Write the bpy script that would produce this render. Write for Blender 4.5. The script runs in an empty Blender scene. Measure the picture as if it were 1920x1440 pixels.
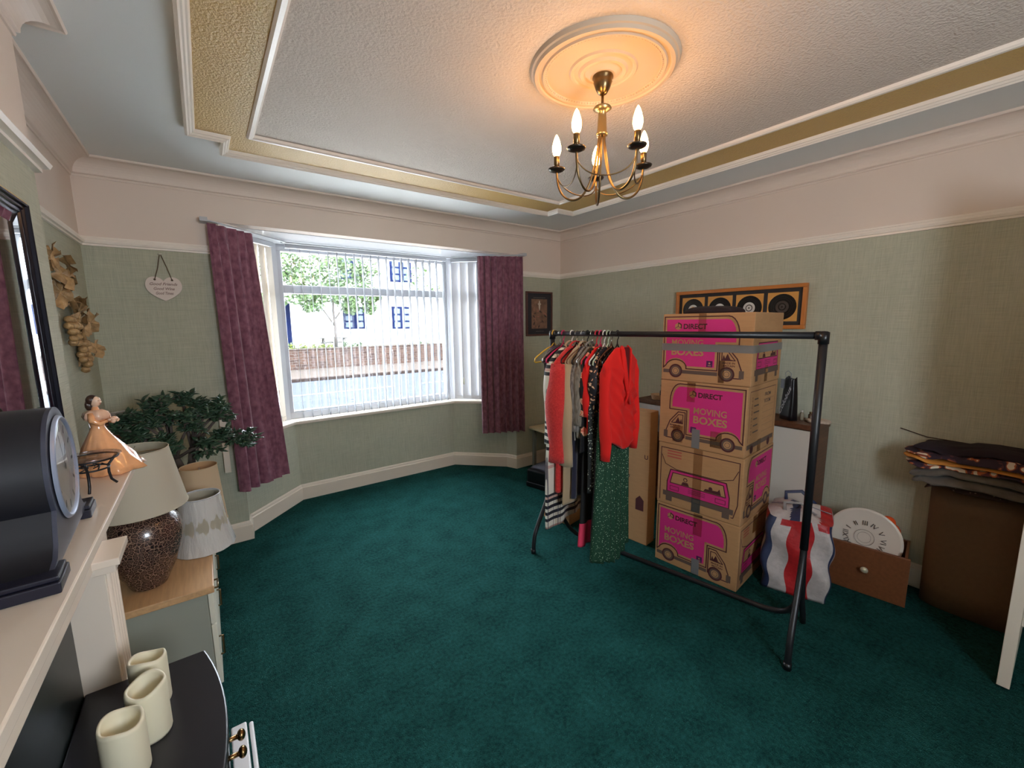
import bpy, math, random
from mathutils import Vector, Matrix
random.seed(7)
PI = math.pi
C = bpy.context.scene.collection
sc = bpy.context.scene
def lin(c):
    c = c/255.0
    return c/12.92 if c <= .04045 else ((c+.055)/1.055)**2.4
def rgb(r, g, b): return (lin(r), lin(g), lin(b), 1)

# ------------------------------------------------------------------ camera
CAM_H = 1.5
yaw, pit, rol = math.radians(36.1645), math.radians(8.2095), math.radians(-0.66846)
fw = Vector((math.sin(yaw)*math.cos(pit), math.cos(yaw)*math.cos(pit), -math.sin(pit)))
rt0 = Vector((math.cos(yaw), -math.sin(yaw), 0)); up0 = rt0.cross(fw)
rt = rt0*math.cos(rol) + up0*math.sin(rol); up = -rt0*math.sin(rol) + up0*math.cos(rol)
cd = bpy.data.cameras.new('camera'); cam = bpy.data.objects.new('camera', cd); C.objects.link(cam)
cd.sensor_width = 36; cd.sensor_fit = 'HORIZONTAL'; cd.lens = 783.187/1920*36; cd.clip_start = .02; cd.clip_end = 200
M = Matrix((rt, up, -fw)).transposed().to_4x4(); M.translation = (0, 0, CAM_H); cam.matrix_world = M
sc.camera = cam
# ------------------------------------------------------------------ world, exposure, window portals
w = bpy.data.worlds.new('overcast_sky'); sc.world = w; w.use_nodes = True
nt = w.node_tree; bg = nt.nodes['Background']
tc = nt.nodes.new('ShaderNodeTexCoord'); sp = nt.nodes.new('ShaderNodeSeparateXYZ'); cr = nt.nodes.new('ShaderNodeValToRGB')
nt.links.new(tc.outputs['Generated'], sp.inputs[0]); nt.links.new(sp.outputs[2], cr.inputs[0]); nt.links.new(cr.outputs[0], bg.inputs[0])
cr.color_ramp.elements[0].color = (.80, .86, .93, 1); cr.color_ramp.elements[1].color = (.78, .89, 1.0, 1)
bg.inputs[1].default_value = 11.0
sc.view_settings.view_transform = 'Standard'; sc.view_settings.look = 'None'
sc.view_settings.gamma = 1; sc.view_settings.use_curve_mapping = False
sc.view_settings.exposure = 1.78
cy = sc.cycles
cy.use_denoising = True; cy.max_bounces = 12; cy.diffuse_bounces = 6; cy.glossy_bounces = 4; cy.transmission_bounces = 6
cy.transparent_max_bounces = 24; cy.sample_clamp_indirect = 6; cy.caustics_reflective = False; cy.caustics_refractive = False
def portal(name, loc, rz, sx, sy):
    l = bpy.data.lights.new(name, 'AREA'); l.shape = 'RECTANGLE'; l.size = sx; l.size_y = sy; l.cycles.is_portal = True
    o = bpy.data.objects.new(name, l); C.objects.link(o); o.location = loc; o.rotation_euler = (PI/2, 0, rz)   # faces -Y turned by rz
    o.rotation_euler = (-PI/2, 0, rz); o['kind'] = 'helper'
portal('window_portal', (1.315, 4.10, 1.435), 0, 1.56, 1.44)

# ------------------------------------------------------------------ materials
def newmat(name):
    m = bpy.data.materials.new(name); m.use_nodes = True
    return m, m.node_tree, m.node_tree.nodes['Principled BSDF']
def mat(name, col, rough=.6, metal=0, noise=0, nscale=20, bump=0, bscale=None, col2=None, stretch=None, spec=.5, sheen=0, coat=0, detail=4, dist=.02):
    m, t, b = newmat(name); N = t.nodes.new; L = t.links.new
    b.inputs['Base Color'].default_value = col; b.inputs['Roughness'].default_value = rough; b.inputs['Metallic'].default_value = metal
    b.inputs['Specular IOR Level'].default_value = spec
    if sheen: b.inputs['Sheen Weight'].default_value = sheen
    if coat: b.inputs['Coat Weight'].default_value = coat
    if noise or bump or col2:
        tc = N('ShaderNodeTexCoord'); mp = N('ShaderNodeMapping'); L(tc.outputs['Object'], mp.inputs[0])
        if stretch: mp.inputs['Scale'].default_value = stretch
    if noise or col2:
        n = N('ShaderNodeTexNoise'); n.inputs['Scale'].default_value = nscale; n.inputs['Detail'].default_value = detail; L(mp.outputs[0], n.inputs[0])
        r = N('ShaderNodeValToRGB'); L(n.outputs[0], r.inputs[0]); L(r.outputs[0], b.inputs['Base Color'])
        if col2: a, z = col, col2
        else:
            a = tuple(c*(1-noise) for c in col[:3])+(1,); z = tuple(min(1, c*(1+noise)) for c in col[:3])+(1,)
        r.color_ramp.elements[0].position = .3; r.color_ramp.elements[1].position = .7
        r.color_ramp.elements[0].color = a; r.color_ramp.elements[1].color = z
    if bump:
        n2 = N('ShaderNodeTexNoise'); n2.inputs['Scale'].default_value = bscale or nscale; n2.inputs['Detail'].default_value = 3; L(mp.outputs[0], n2.inputs[0])
        bp = N('ShaderNodeBump'); bp.inputs['Strength'].default_value = bump; bp.inputs['Distance'].default_value = dist
        L(n2.outputs[0], bp.inputs['Height']); L(bp.outputs[0], b.inputs['Normal'])
    return m
def weave(name, c1, c2, s=1):
    """grasscloth: fine horizontal and vertical threads"""
    m, t, b = newmat(name); N = t.nodes.new; L = t.links.new
    tc = N('ShaderNodeTexCoord'); b.inputs['Roughness'].default_value = .75; b.inputs['Specular IOR Level'].default_value = .25
    outs = []
    for scl in ((6*s, 6*s, 260*s), (190*s, 190*s, 7*s)):
        mp = N('ShaderNodeMapping'); mp.inputs['Scale'].default_value = scl; L(tc.outputs['Object'], mp.inputs[0])
        n = N('ShaderNodeTexNoise'); n.inputs['Scale'].default_value = 1; n.inputs['Detail'].default_value = 2; L(mp.outputs[0], n.inputs[0]); outs.append(n)
    ad = N('ShaderNodeMath'); ad.operation = 'ADD'; L(outs[0].outputs[0], ad.inputs[0]); L(outs[1].outputs[0], ad.inputs[1])
    big = N('ShaderNodeTexNoise'); big.inputs['Scale'].default_value = 1.6; L(tc.outputs['Object'], big.inputs[0])
    a2 = N('ShaderNodeMath'); a2.operation = 'MULTIPLY_ADD'; L(big.outputs[0], a2.inputs[0]); a2.inputs[1].default_value = .35; L(ad.outputs[0], a2.inputs[2])
    r = N('ShaderNodeMapRange'); L(a2.outputs[0], r.inputs[0]); r.inputs[1].default_value = .75; r.inputs[2].default_value = 1.6
    mx = N('ShaderNodeMix'); mx.data_type = 'RGBA'; L(r.outputs[0], mx.inputs[0]); mx.inputs[6].default_value = c1; mx.inputs[7].default_value = c2; L(mx.outputs[2], b.inputs['Base Color'])
    bp = N('ShaderNodeBump'); bp.inputs['Strength'].default_value = .35; bp.inputs['Distance'].default_value = .004; L(ad.outputs[0], bp.inputs['Height']); L(bp.outputs[0], b.inputs['Normal'])
    return m
def emit(name, col, s):
    m = bpy.data.materials.new(name); m.use_nodes = True; t = m.node_tree; t.nodes.remove(t.nodes['Principled BSDF'])
    e = t.nodes.new('ShaderNodeEmission'); e.inputs[0].default_value = col; e.inputs[1].default_value = s
    t.links.new(e.outputs[0], t.nodes['Material Output'].inputs[0]); return m
def glassy(name, tint=(1, 1, 1, 1), fac=.08, rough=.02):
    m = bpy.data.materials.new(name); m.use_nodes = True; t = m.node_tree; t.nodes.remove(t.nodes['Principled BSDF'])
    tr = t.nodes.new('ShaderNodeBsdfTransparent'); tr.inputs[0].default_value = tint
    g = t.nodes.new('ShaderNodeBsdfGlossy'); g.inputs['Roughness'].default_value = rough; mx = t.nodes.new('ShaderNodeMixShader'); mx.inputs[0].default_value = fac
    t.links.new(tr.outputs[0], mx.inputs[1]); t.links.new(g.outputs[0], mx.inputs[2]); t.links.new(mx.outputs[0], t.nodes['Material Output'].inputs[0]); return m
def cloth(name, col, trans=.5, transp=0, tcol=None, noise_str=0):
    m = bpy.data.materials.new(name); m.use_nodes = True; t = m.node_tree; t.nodes.remove(t.nodes['Principled BSDF'])
    d = t.nodes.new('ShaderNodeBsdfDiffuse'); d.inputs[0].default_value = col
    tl = t.nodes.new('ShaderNodeBsdfTranslucent'); tl.inputs[0].default_value = tcol or col
    mx = t.nodes.new('ShaderNodeMixShader'); mx.inputs[0].default_value = trans
    t.links.new(d.outputs[0], mx.inputs[1]); t.links.new(tl.outputs[0], mx.inputs[2]); out = mx
    if transp:
        tr = t.nodes.new('ShaderNodeBsdfTransparent'); m2 = t.nodes.new('ShaderNodeMixShader'); m2.inputs[0].default_value = transp
        t.links.new(mx.outputs[0], m2.inputs[1]); t.links.new(tr.outputs[0], m2.inputs[2]); out = m2
    t.links.new(out.outputs[0], t.nodes['Material Output'].inputs[0]); return m
def cells(name, ramp, scale=30, feature='F1', rough=.6, metric=None, bump=0, noise_warp=0, stretch=None, sheen=0, outp='Distance', coat=0):
    m, t, b = newmat(name); N = t.nodes.new; L = t.links.new
    b.inputs['Roughness'].default_value = rough
    if sheen: b.inputs['Sheen Weight'].default_value = sheen
    if coat: b.inputs['Coat Weight'].default_value = coat
    tc = N('ShaderNodeTexCoord'); mp = N('ShaderNodeMapping'); L(tc.outputs['Object'], mp.inputs[0])
    if stretch: mp.inputs['Scale'].default_value = stretch
    src = mp.outputs[0]
    if noise_warp:
        n = N('ShaderNodeTexNoise'); n.inputs['Scale'].default_value = scale*.7; L(src, n.inputs[0])
        mx = N('ShaderNodeMix'); mx.data_type = 'VECTOR'; mx.inputs[0].default_value = noise_warp; L(src, mx.inputs[4]); L(n.outputs[1], mx.inputs[5]); src = mx.outputs[1]
    v = N('ShaderNodeTexVoronoi'); v.inputs['Scale'].default_value = scale; v.feature = feature; L(src, v.inputs[0])
    r = N('ShaderNodeValToRGB'); r.color_ramp.interpolation = 'CONSTANT'; L(v.outputs[outp], r.inputs[0])
    e = r.color_ramp.elements
    while len(e) < len(ramp): e.new(.5)
    for k, (p, c) in enumerate(ramp): e[k].position = p; e[k].color = c
    L(r.outputs[0], b.inputs['Base Color'])
    if bump:
        bp = N('ShaderNodeBump'); bp.inputs['Strength'].default_value = bump; bp.inputs['Distance'].default_value = .003; L(v.outputs['Distance'], bp.inputs['Height']); L(bp.outputs[0], b.inputs['Normal'])
    return m
def stripes(name, base, specs, rough=.8, sheen=0):
    """specs: list of (axis, period, duty, offset, colour) laid over the base colour in object space"""
    m, t, b = newmat(name); N = t.nodes.new; L = t.links.new
    b.inputs['Roughness'].default_value = rough; b.inputs['Sheen Weight'].default_value = sheen
    tc = N('ShaderNodeTexCoord'); sx = N('ShaderNodeSeparateXYZ'); L(tc.outputs['Object'], sx.inputs[0]); cur = None
    for ax, per, duty, off, col in specs:
        a = N('ShaderNodeMath'); a.operation = 'ADD'; L(sx.outputs[ax], a.inputs[0]); a.inputs[1].default_value = off+50*per
        md = N('ShaderNodeMath'); md.operation = 'MODULO'; L(a.outputs[0], md.inputs[0]); md.inputs[1].default_value = per
        lt = N('ShaderNodeMath'); lt.operation = 'LESS_THAN'; L(md.outputs[0], lt.inputs[0]); lt.inputs[1].default_value = per*duty
        al = N('ShaderNodeMath'); al.operation = 'MULTIPLY'; L(lt.outputs[0], al.inputs[0]); al.inputs[1].default_value = col[3]
        mx = N('ShaderNodeMix'); mx.data_type = 'RGBA'; L(al.outputs[0], mx.inputs[0])
        if cur is None: mx.inputs[6].default_value = base
        else: L(cur, mx.inputs[6])
        mx.inputs[7].default_value = (*col[:3], 1); cur = mx.outputs[2]
    L(cur, b.inputs['Base Color']); return m

wallpaper = weave('sage_grasscloth_wallpaper', rgb(166, 168, 150), rgb(194, 195, 175), 1.5)
frieze = mat('cream_pink_frieze_paint', rgb(226, 211, 199), .75, bump=.08, bscale=300, dist=.003)
covemat = mat('cream_cornice_paint', rgb(228, 214, 203), .55)
ceilmat = mat('woodchip_ceiling_paint', rgb(210, 199, 189), .8, bump=.55, bscale=95, dist=.012)
ceilmargin = mat('smooth_ceiling_paint', rgb(228, 230, 229), .75, bump=.1, bscale=200, dist=.003)
gold = mat('gold_textured_band', rgb(206, 170, 104), .45, spec=.4, bump=.5, bscale=110, dist=.01)
trimw = mat('cream_gloss_trim', rgb(243, 235, 225), .3)
skirt = mat('cream_skirting_gloss', rgb(226, 214, 198), .4)
white = mat('white_upvc', rgb(186, 188, 193), .35)
glosswhite = mat('white_gloss_soffit', rgb(226, 228, 232), .07)
def carpet_mat():
    m, t, b = newmat('green_wool_carpet'); N = t.nodes.new; L = t.links.new
    tc = N('ShaderNodeTexCoord'); ns = []
    for sc_, de in ((60, 10), (6.5, 5), (240, 2)):
        n = N('ShaderNodeTexNoise'); n.inputs['Scale'].default_value = sc_; n.inputs['Detail'].default_value = de; L(tc.outputs['Object'], n.inputs[0]); ns.append(n)
    a = N('ShaderNodeMath'); a.operation = 'MULTIPLY_ADD'; L(ns[1].outputs[0], a.inputs[0]); a.inputs[1].default_value = .7; L(ns[0].outputs[0], a.inputs[2])
    a2 = N('ShaderNodeMath'); a2.operation = 'MULTIPLY_ADD'; L(ns[2].outputs[0], a2.inputs[0]); a2.inputs[1].default_value = .5; L(a.outputs[0], a2.inputs[2])
    r = N('ShaderNodeValToRGB'); mr = N('ShaderNodeMapRange'); L(a2.outputs[0], mr.inputs[0]); mr.inputs[1].default_value = .75; mr.inputs[2].default_value = 1.45; L(mr.outputs[0], r.inputs[0])
    r.color_ramp.elements[0].color = rgb(11, 47, 44); r.color_ramp.elements[1].color = rgb(38, 94, 89); L(r.outputs[0], b.inputs['Base Color'])
    b.inputs['Roughness'].default_value = .95; b.inputs['Specular IOR Level'].default_value = .05
    bp = N('ShaderNodeBump'); bp.inputs['Strength'].default_value = 1; bp.inputs['Distance'].default_value = .02; L(a2.outputs[0], bp.inputs['Height']); L(bp.outputs[0], b.inputs['Normal'])
    return m
carpet = carpet_mat()
black = mat('black_metal', rgb(22, 22, 26), .42)
blackpl = mat('black_plastic', rgb(16, 16, 20), .35)
darkglossy = mat('dark_stove_enamel', rgb(24, 23, 30), .3)
granite = mat('dark_polished_stone', rgb(12, 20, 20), .3, noise=.4, nscale=60, spec=.3)
brass = mat('antique_brass', rgb(120, 100, 70), .3, metal=1)
brassk = mat('polished_brass', rgb(200, 170, 110), .2, metal=1)
mirror_m = mat('mirror_silvering', (.9, .9, .9, 1), .01, metal=1)
pewter = mat('dark_pewter_frame', rgb(44, 46, 58), .22, metal=.7)
goldedge = mat('gold_leaf_edge', rgb(190, 160, 80), .3, metal=.8)
card = mat('corrugated_cardboard', rgb(176, 134, 92), .8, noise=.05, nscale=15, stretch=(1, 1, 6))
cardd = mat('cardboard_edge', rgb(150, 112, 74), .85)
pink = mat('magenta_box_print', rgb(200, 40, 120), .7)
maroon = mat('maroon_box_print', rgb(74, 30, 34), .7)
greyink = mat('grey_brown_box_print', rgb(96, 78, 68), .7)
purple = mat('purple_box_print', rgb(82, 28, 84), .7)
redink = mat('faded_red_print', rgb(176, 84, 70), .8)
duct = mat('grey_duct_tape', rgb(118, 118, 118), .4)
clear = glassy('brown_parcel_tape', (.84, .76, .66, 1), .10, .2)
plum = mat('plum_damask_velvet', rgb(108, 62, 80), .7, nscale=34, col2=rgb(150, 102, 118), sheen=.25, spec=.2, stretch=(1, 1, .7), detail=6)
vane = cloth('blind_vane_fabric', rgb(200, 200, 202), .024, .0)
vane_c = cloth('open_blind_vane_fabric', rgb(140, 141, 144), .05, .0)
vane_b = cloth('cream_blind_vane_fabric', rgb(200, 190, 176), .022, .0)
glass = glassy('window_glass')
shade_m = cloth('cream_linen_shade', rgb(214, 206, 188), .3)
shade_in = cloth('shade_lining', rgb(196, 190, 172), .3)
plas = mat('clear_cellophane_over_cream', rgb(206, 204, 200), .14, bump=.5, bscale=14, dist=.012, stretch=(4, 4, .6), coat=.6)
white_b = mat('white_melamine', rgb(226, 226, 228), .4)
oak = mat('pale_oak_top', rgb(196, 156, 112), .45, noise=.12, nscale=6, stretch=(14, 1, 14))
cream = mat('cream_painted_wood', rgb(222, 218, 200), .45)
sage = mat('grey_green_painted_wood', rgb(150, 152, 140), .5)
walnut = mat('walnut_veneer', rgb(96, 60, 40), .4, noise=.25, nscale=5, stretch=(1, 12, 12))
mantelm = mat('mantel_cream_gloss', rgb(232, 218, 202), .22)
wax = mat('ivory_wax', rgb(226, 218, 190), .5)
def lim(): pass

# ------------------------------------------------------------------ mesh builder
class MB:
    def __init__(s): s.v = []; s.f = []; s.m = []; s.s = []
    def add(s, vs, fs, mi=0, smooth=False):
        o = len(s.v); s.v += [tuple(p) for p in vs]; s.f += [tuple(i+o for i in f) for f in fs]; s.m += [mi]*len(fs); s.s += [smooth]*len(fs); return s
    def box(s, x0, x1, y0, y1, z0, z1, mi=0):
        return s.add([(x0, y0, z0), (x1, y0, z0), (x1, y1, z0), (x0, y1, z0), (x0, y0, z1), (x1, y0, z1), (x1, y1, z1), (x0, y1, z1)],
                     [(3, 2, 1, 0), (4, 5, 6, 7), (0, 1, 5, 4), (1, 2, 6, 5), (2, 3, 7, 6), (3, 0, 4, 7)], mi)
    def prism(s, poly, z0, z1, mi=0):
        """vertical prism over an x-y outline (counter-clockwise)"""
        n = len(poly)
        return s.add([(x, y, z0) for x, y in poly]+[(x, y, z1) for x, y in poly], [tuple(reversed(range(n))), tuple(range(n, 2*n))]+[(i, (i+1) % n, n+(i+1) % n, n+i) for i in range(n)], mi)
    def slab(s, poly, a, b, mi=0, axis=0):
        """outline in the two other axes, thickness a..b along axis"""
        n = len(poly); vs = []
        for d in (a, b):
            for p, q in poly: vs.append((d, p, q) if axis == 0 else ((p, d, q) if axis == 1 else (p, q, d)))
        return s.add(vs, [tuple(reversed(range(n))), tuple(range(n, 2*n))]+[(i, (i+1) % n, n+(i+1) % n, n+i) for i in range(n)], mi)
    def grid(s, fn, nu, nv, cu=False, cv=False, mi=0, smooth=True, cap0=False, cap1=False):
        vs = [fn(i/(nu if cu else nu-1), j/(nv if cv else nv-1)) for j in range(nv) for i in range(nu)]
        fs = []
        for j in range(nv if cv else nv-1):
            for i in range(nu if cu else nu-1):
                a = j*nu+i; b = j*nu+(i+1) % nu; c = ((j+1) % nv)*nu+(i+1) % nu; d = ((j+1) % nv)*nu+i
                fs.append((a, b, c, d))
        if cap0: fs.append(tuple(reversed(range(nu))))
        if cap1: fs.append(tuple((nv-1)*nu+i for i in range(nu)))
        return s.add(vs, fs, mi, smooth)
    def lathe(s, prof, c=(0, 0, 0), n=32, mi=0, fold=None, cap0=True, cap1=True, smooth=True):
        def fn(u, v):
            k = round(v*(len(prof)-1)); r, z = prof[k]; a = 2*PI*u
            if fold: r = fold(r, z, a)
            return (c[0]+r*math.cos(a), c[1]+r*math.sin(a), c[2]+z)
        return s.grid(fn, n, len(prof), cu=True, mi=mi, cap0=cap0, cap1=cap1, smooth=smooth)
    def tube(s, pts, r, n=10, mi=0, closed=False, flat=None):
        pts = [Vector(p) for p in pts]; N = len(pts); rs = r if isinstance(r, (list, tuple)) else [r]*N
        ref = Vector((0, 0, 1)); vs = []; prev = None
        for i, p in enumerate(pts):
            if closed: t = pts[(i+1) % N]-pts[i-1]
            else: t = pts[min(i+1, N-1)]-pts[max(i-1, 0)]
            t = t.normalized() if t.length > 1e-9 else Vector((0, 0, 1))
            if prev is None:
                x = t.cross(ref) if abs(t.dot(ref)) < .95 else t.cross(Vector((0, 1, 0)))
            else: x = prev-t*prev.dot(t)
            x.normalize(); prev = x.copy(); y = t.cross(x)
            for k in range(n):
                a = 2*PI*k/n; vs.append(p+(x*math.cos(a)+y*math.sin(a)*(flat or 1))*rs[i])
        fs = []
        for i in range(N if closed else N-1):
            for k in range(n):
                j = (i+1) % N; fs.append((i*n+k, i*n+(k+1) % n, j*n+(k+1) % n, j*n+k))
        if not closed: fs += [tuple(reversed(range(n))), tuple((N-1)*n+k for k in range(n))]
        return s.add(vs, fs, mi, True)
    def ball(s, c, r, n=14, m=9, mi=0, sq=None):
        if not isinstance(r, (tuple, list)): r = (r, r, r)
        def fn(u, v):
            a = 2*PI*u; b = PI*(v*.998+.001)
            return (c[0]+r[0]*math.sin(b)*math.cos(a), c[1]+r[1]*math.sin(b)*math.sin(a), c[2]-r[2]*math.cos(b))
        return s.grid(fn, n, m, cu=True, mi=mi, cap0=True, cap1=True)
    def xf(s, M):
        s.v = [tuple(M @ Vector(p)) for p in s.v]; return s
    def build(s, name, mats, parent=None, bevel=0, sub=0, loc=None, split=0):
        me = bpy.data.meshes.new(name); me.from_pydata(s.v, [], s.f)
        for m in (mats if isinstance(mats, (list, tuple)) else [mats]): me.materials.append(m)
        me.polygons.foreach_set('material_index', s.m); me.polygons.foreach_set('use_smooth', s.s); me.update()
        o = bpy.data.objects.new(name, me); C.objects.link(o)
        if parent: o.parent = parent
        if loc: o.location = loc
        if bevel:
            b = o.modifiers.new('bevel', 'BEVEL'); b.width = bevel; b.segments = 2; b.limit_method = 'ANGLE'
        if split:
            me.polygons.foreach_set('use_smooth', [True]*len(s.f)); b = o.modifiers.new('split', 'EDGE_SPLIT'); b.split_angle = math.radians(split)
        if sub:
            b = o.modifiers.new('sub', 'SUBSURF'); b.levels = sub; b.render_levels = sub
        return o
def bez(p0, p1, p2, p3, n=12):
    return [tuple(((1-t)**3)*a+3*t*(1-t)**2*b+3*t*t*(1-t)*c+t**3*d for a, b, c, d in zip(p0, p1, p2, p3)) for t in [i/n for i in range(n+1)]]
def smooth(pts, k=5):
    P = [Vector(p) for p in pts]; out = []
    for i in range(len(P)-1):
        a, b, c, d = P[max(i-1, 0)], P[i], P[i+1], P[min(i+2, len(P)-1)]
        for j in range(k):
            t = j/k; out.append(tuple(.5*((2*b)+(c-a)*t+(2*a-5*b+4*c-d)*t*t+(-a+3*b-3*c+d)*t**3)))
    return out+[tuple(P[-1])]
def tag(o, label=None, cat=None, group=None, kind=None):
    if label: o['label'] = label
    if cat: o['category'] = cat
    if group: o['group'] = group
    if kind: o['kind'] = kind
    return o
def thing(name, label, cat, loc=(0, 0, 0), rz=0, group=None):
    o = bpy.data.objects.new(name, None); C.objects.link(o); o.empty_display_size = .05
    o.location = loc; o.rotation_euler = (0, 0, rz); return tag(o, label, cat, group)
def struct(name, mb, mats, **k):
    o = mb.build(name, mats, **k); o['kind'] = 'structure'; return o
def dup(root, loc, rz=None, label=None):
    r = root.copy(); C.objects.link(r); r.location = loc
    if rz is not None: r.rotation_euler = (0, 0, rz)
    if label: r['label'] = label
    for ch in list(root.children):
        c = ch.copy(); C.objects.link(c); c.parent = r
        for g in list(ch.children):
            d = g.copy(); C.objects.link(d); d.parent = c
    return r
def sweep(mb, path, prof, closed=False, mi=0, smooth=False):
    """path: x-y points walked with the room on the LEFT; prof: (distance into the room, z)"""
    P = [Vector((p[0], p[1])) for p in path]; n = len(P); vs = []
    for i in range(n):
        a = P[i]-P[i-1] if (closed or i > 0) else P[1]-P[0]
        b = P[(i+1) % n]-P[i] if (closed or i < n-1) else P[n-1]-P[n-2]
        a.normalize(); b.normalize(); na = Vector((-a.y, a.x)); nb = Vector((-b.y, b.x)); m = na+nb; m = m/max(.2, m.dot(na)) if m.length > 1e-6 else na
        for d, z in prof: vs.append((P[i].x+m.x*d, P[i].y+m.y*d, z))
    k = len(prof); fs = []
    for i in range(n if closed else n-1):
        j = (i+1) % n
        for q in range(k-1): fs.append((i*k+q, j*k+q, j*k+q+1, i*k+q+1))
    if not closed: fs += [tuple(range(k)), tuple(reversed(range((n-1)*k, n*k)))]
    mb.add(vs, fs, mi, smooth); return mb

# flat print on a surface: u to the right, v up, layers stacked outward
_tc = {}
def text_mesh(s, bold, italic=0):
    key = (s, bold, italic)
    if key not in _tc:
        cu = bpy.data.curves.new('t', 'FONT'); cu.body = s; cu.size = 1; cu.offset = bold; cu.shear = italic; cu.resolution_u = 3
        ob = bpy.data.objects.new('t', cu); me = ob.to_mesh()
        _tc[key] = ([(v.co.x, v.co.y) for v in me.vertices], [tuple(p.vertices) for p in me.polygons])
        ob.to_mesh_clear(); bpy.data.objects.remove(ob); bpy.data.curves.remove(cu)
    return _tc[key]
class Art:
    def __init__(s): s.items = []; s.mats = []
    def mi(s, m):
        if m not in s.mats: s.mats.append(m)
        return s.mats.index(m)
    def poly(s, pts, m, layer=1): s.items.append((pts, [tuple(range(len(pts)))], s.mi(m), layer)); return s
    def rect(s, u0, v0, u1, v1, m, layer=1): return s.poly([(u0, v0), (u1, v0), (u1, v1), (u0, v1)], m, layer)
    def disc(s, u, v, r, m, layer=1, r2=None, n=28, a0=0, a1=2*PI, asp=1):
        if r2 is None: return s.poly([(u+r*asp*math.cos(2*PI*k/n), v+r*math.sin(2*PI*k/n)) for k in range(n)], m, layer)
        pts = []; fs = []
        for k in range(n+1):
            a = a0+(a1-a0)*k/n; pts += [(u+r*asp*math.cos(a), v+r*math.sin(a)), (u+r2*asp*math.cos(a), v+r2*math.sin(a))]
            if k: fs.append((2*k-2, 2*k, 2*k+1, 2*k-1))
        s.items.append((pts, fs, s.mi(m), layer)); return s
    def line(s, pts, w, m, layer=2, closed=False):
        P = [Vector(p) for p in pts]; n = len(P)
        for i in range(n if closed else n-1):
            a, b = P[i], P[(i+1) % n]; d = b-a
            if d.length < 1e-9: continue
            d.normalize(); q = Vector((-d.y, d.x))*w/2; e = d*w*.4
            s.items.append(([tuple(a-e+q), tuple(a-e-q), tuple(b+e-q), tuple(b+e+q)], [(0, 1, 2, 3)], s.mi(m), layer))
        return s
    def text(s, t, u, v, h, m, layer=3, w=None, bold=.02, italic=0, rot=0, align='l'):
        vs, fs = text_mesh(t, bold, italic)
        x0 = min(p[0] for p in vs); x1 = max(p[0] for p in vs); y0 = min(p[1] for p in vs); y1 = max(p[1] for p in vs)
        sy = h/(y1-y0); sx = w/(x1-x0) if w else sy; cr, sr = math.cos(rot), math.sin(rot); off = 0 if align == 'l' else -(x1-x0)*sx/2
        pts = []
        for x, y in vs:
            a = (x-x0)*sx+off; b = (y-y0)*sy; pts.append((u+a*cr-b*sr, v+a*sr+b*cr))
        s.items.append((pts, fs, s.mi(m), layer)); return s
    def build(s, name, parent, O, U, V, gap=.0004, base=.0004):
        O, U, V = Vector(O), Vector(U), Vector(V); Nn = U.cross(V).normalized(); mb = MB()
        for pts, fs, mi, ly in s.items:
            mb.add([O+U*p[0]+V*p[1]+Nn*(base+gap*ly) for p in pts], fs, mi)
        return mb.build(name, s.mats, parent)
portal('window_portal', (.75, -1.27, 1.66), PI, .8, .88)  # portal of the added fill window in the back wall
portal('window_portal', (.27, 3.82, 1.435), math.radians(45), .66, 1.44)
portal('window_portal', (2.36, 3.82, 1.435), math.radians(-45), .66, 1.44)

# ================================================================== the room
XL, XR, YF, YB, ZC, ZR = -.51, 3.125, 3.38, -1.1, 2.43, 1.965     # left, right, front (window), back, ceiling, picture rail
CX, CY0, CY1 = -.362, .40, 1.905                                  # chimney breast
B = [(.14, 3.38), (.15, 3.49), (.56, 3.90), (2.07, 3.90), (2.48, 3.49), (2.52, 3.38)]   # bay, inner face under the sill
SOF, SILL = 2.17, .70
struct('floor', MB().box(XL-.2, XR+.2, YB-.2, YF+.75, -.1, 0), carpet)
def two_tone(name, x0, x1, y0, y1):
    struct(name, MB().box(x0, x1, y0, y1, 0, ZR, 0).box(x0, x1, y0, y1, ZR, ZC, 1), [wallpaper, frieze])
two_tone('wall_right', XR, XR+.15, YB, YF+.2)
mb = MB(); BX0, BX1, BZ0, BZ1 = .35, 1.15, 1.22, 2.10      # opening added behind the camera to let in fill daylight
for x0, x1, z0, z1, k in ((XL-.15, BX0, 0, ZR, 0), (XL-.15, BX0, ZR, ZC, 1), (BX1, XR+.15, 0, ZR, 0), (BX1, XR+.15, ZR, ZC, 1), (BX0, BX1, 0, BZ0, 0), (BX0, BX1, BZ1, ZC, 1)):
    mb.box(x0, x1, YB-.15, YB, z0, z1, k)
struct('wall_back', mb, [wallpaper, frieze])
mb = MB()
for z0, z1, k in ((0, ZR, 0), (ZR, ZC, 1)):
    mb.prism([(XL-.15, YB), (XL, YB), (XL, YF+.2), (XL-.15, YF+.2)], z0, z1, k)
struct('wall_left', mb, [wallpaper, frieze])
struct('wall_chimney', MB().box(XL, CX, CY0, CY1, 0, ZR, 0).box(XL, CX, CY0, CY1, ZR, ZC, 1), [wallpaper, frieze])
mb = MB()
for z0, z1, k in ((0, ZR, 0), (ZR, ZC, 1)):
    mb.prism([(XL, YF), B[0], B[1], (.079, 3.561), (XL, 3.561)], z0, z1, k)
    mb.prism([B[5], (XR, YF), (XR, 3.561), (2.551, 3.561), B[4]], z0, z1, k)
mb.prism([B[0], B[5], B[4], (2.551, 3.561), (.079, 3.561), B[1]], SOF, ZC, 1)
struct('wall_front', mb, [wallpaper, frieze])
out = [(-.02, 3.56), (.46, 4.14), (2.17, 4.14), (2.65, 3.56)]
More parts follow.
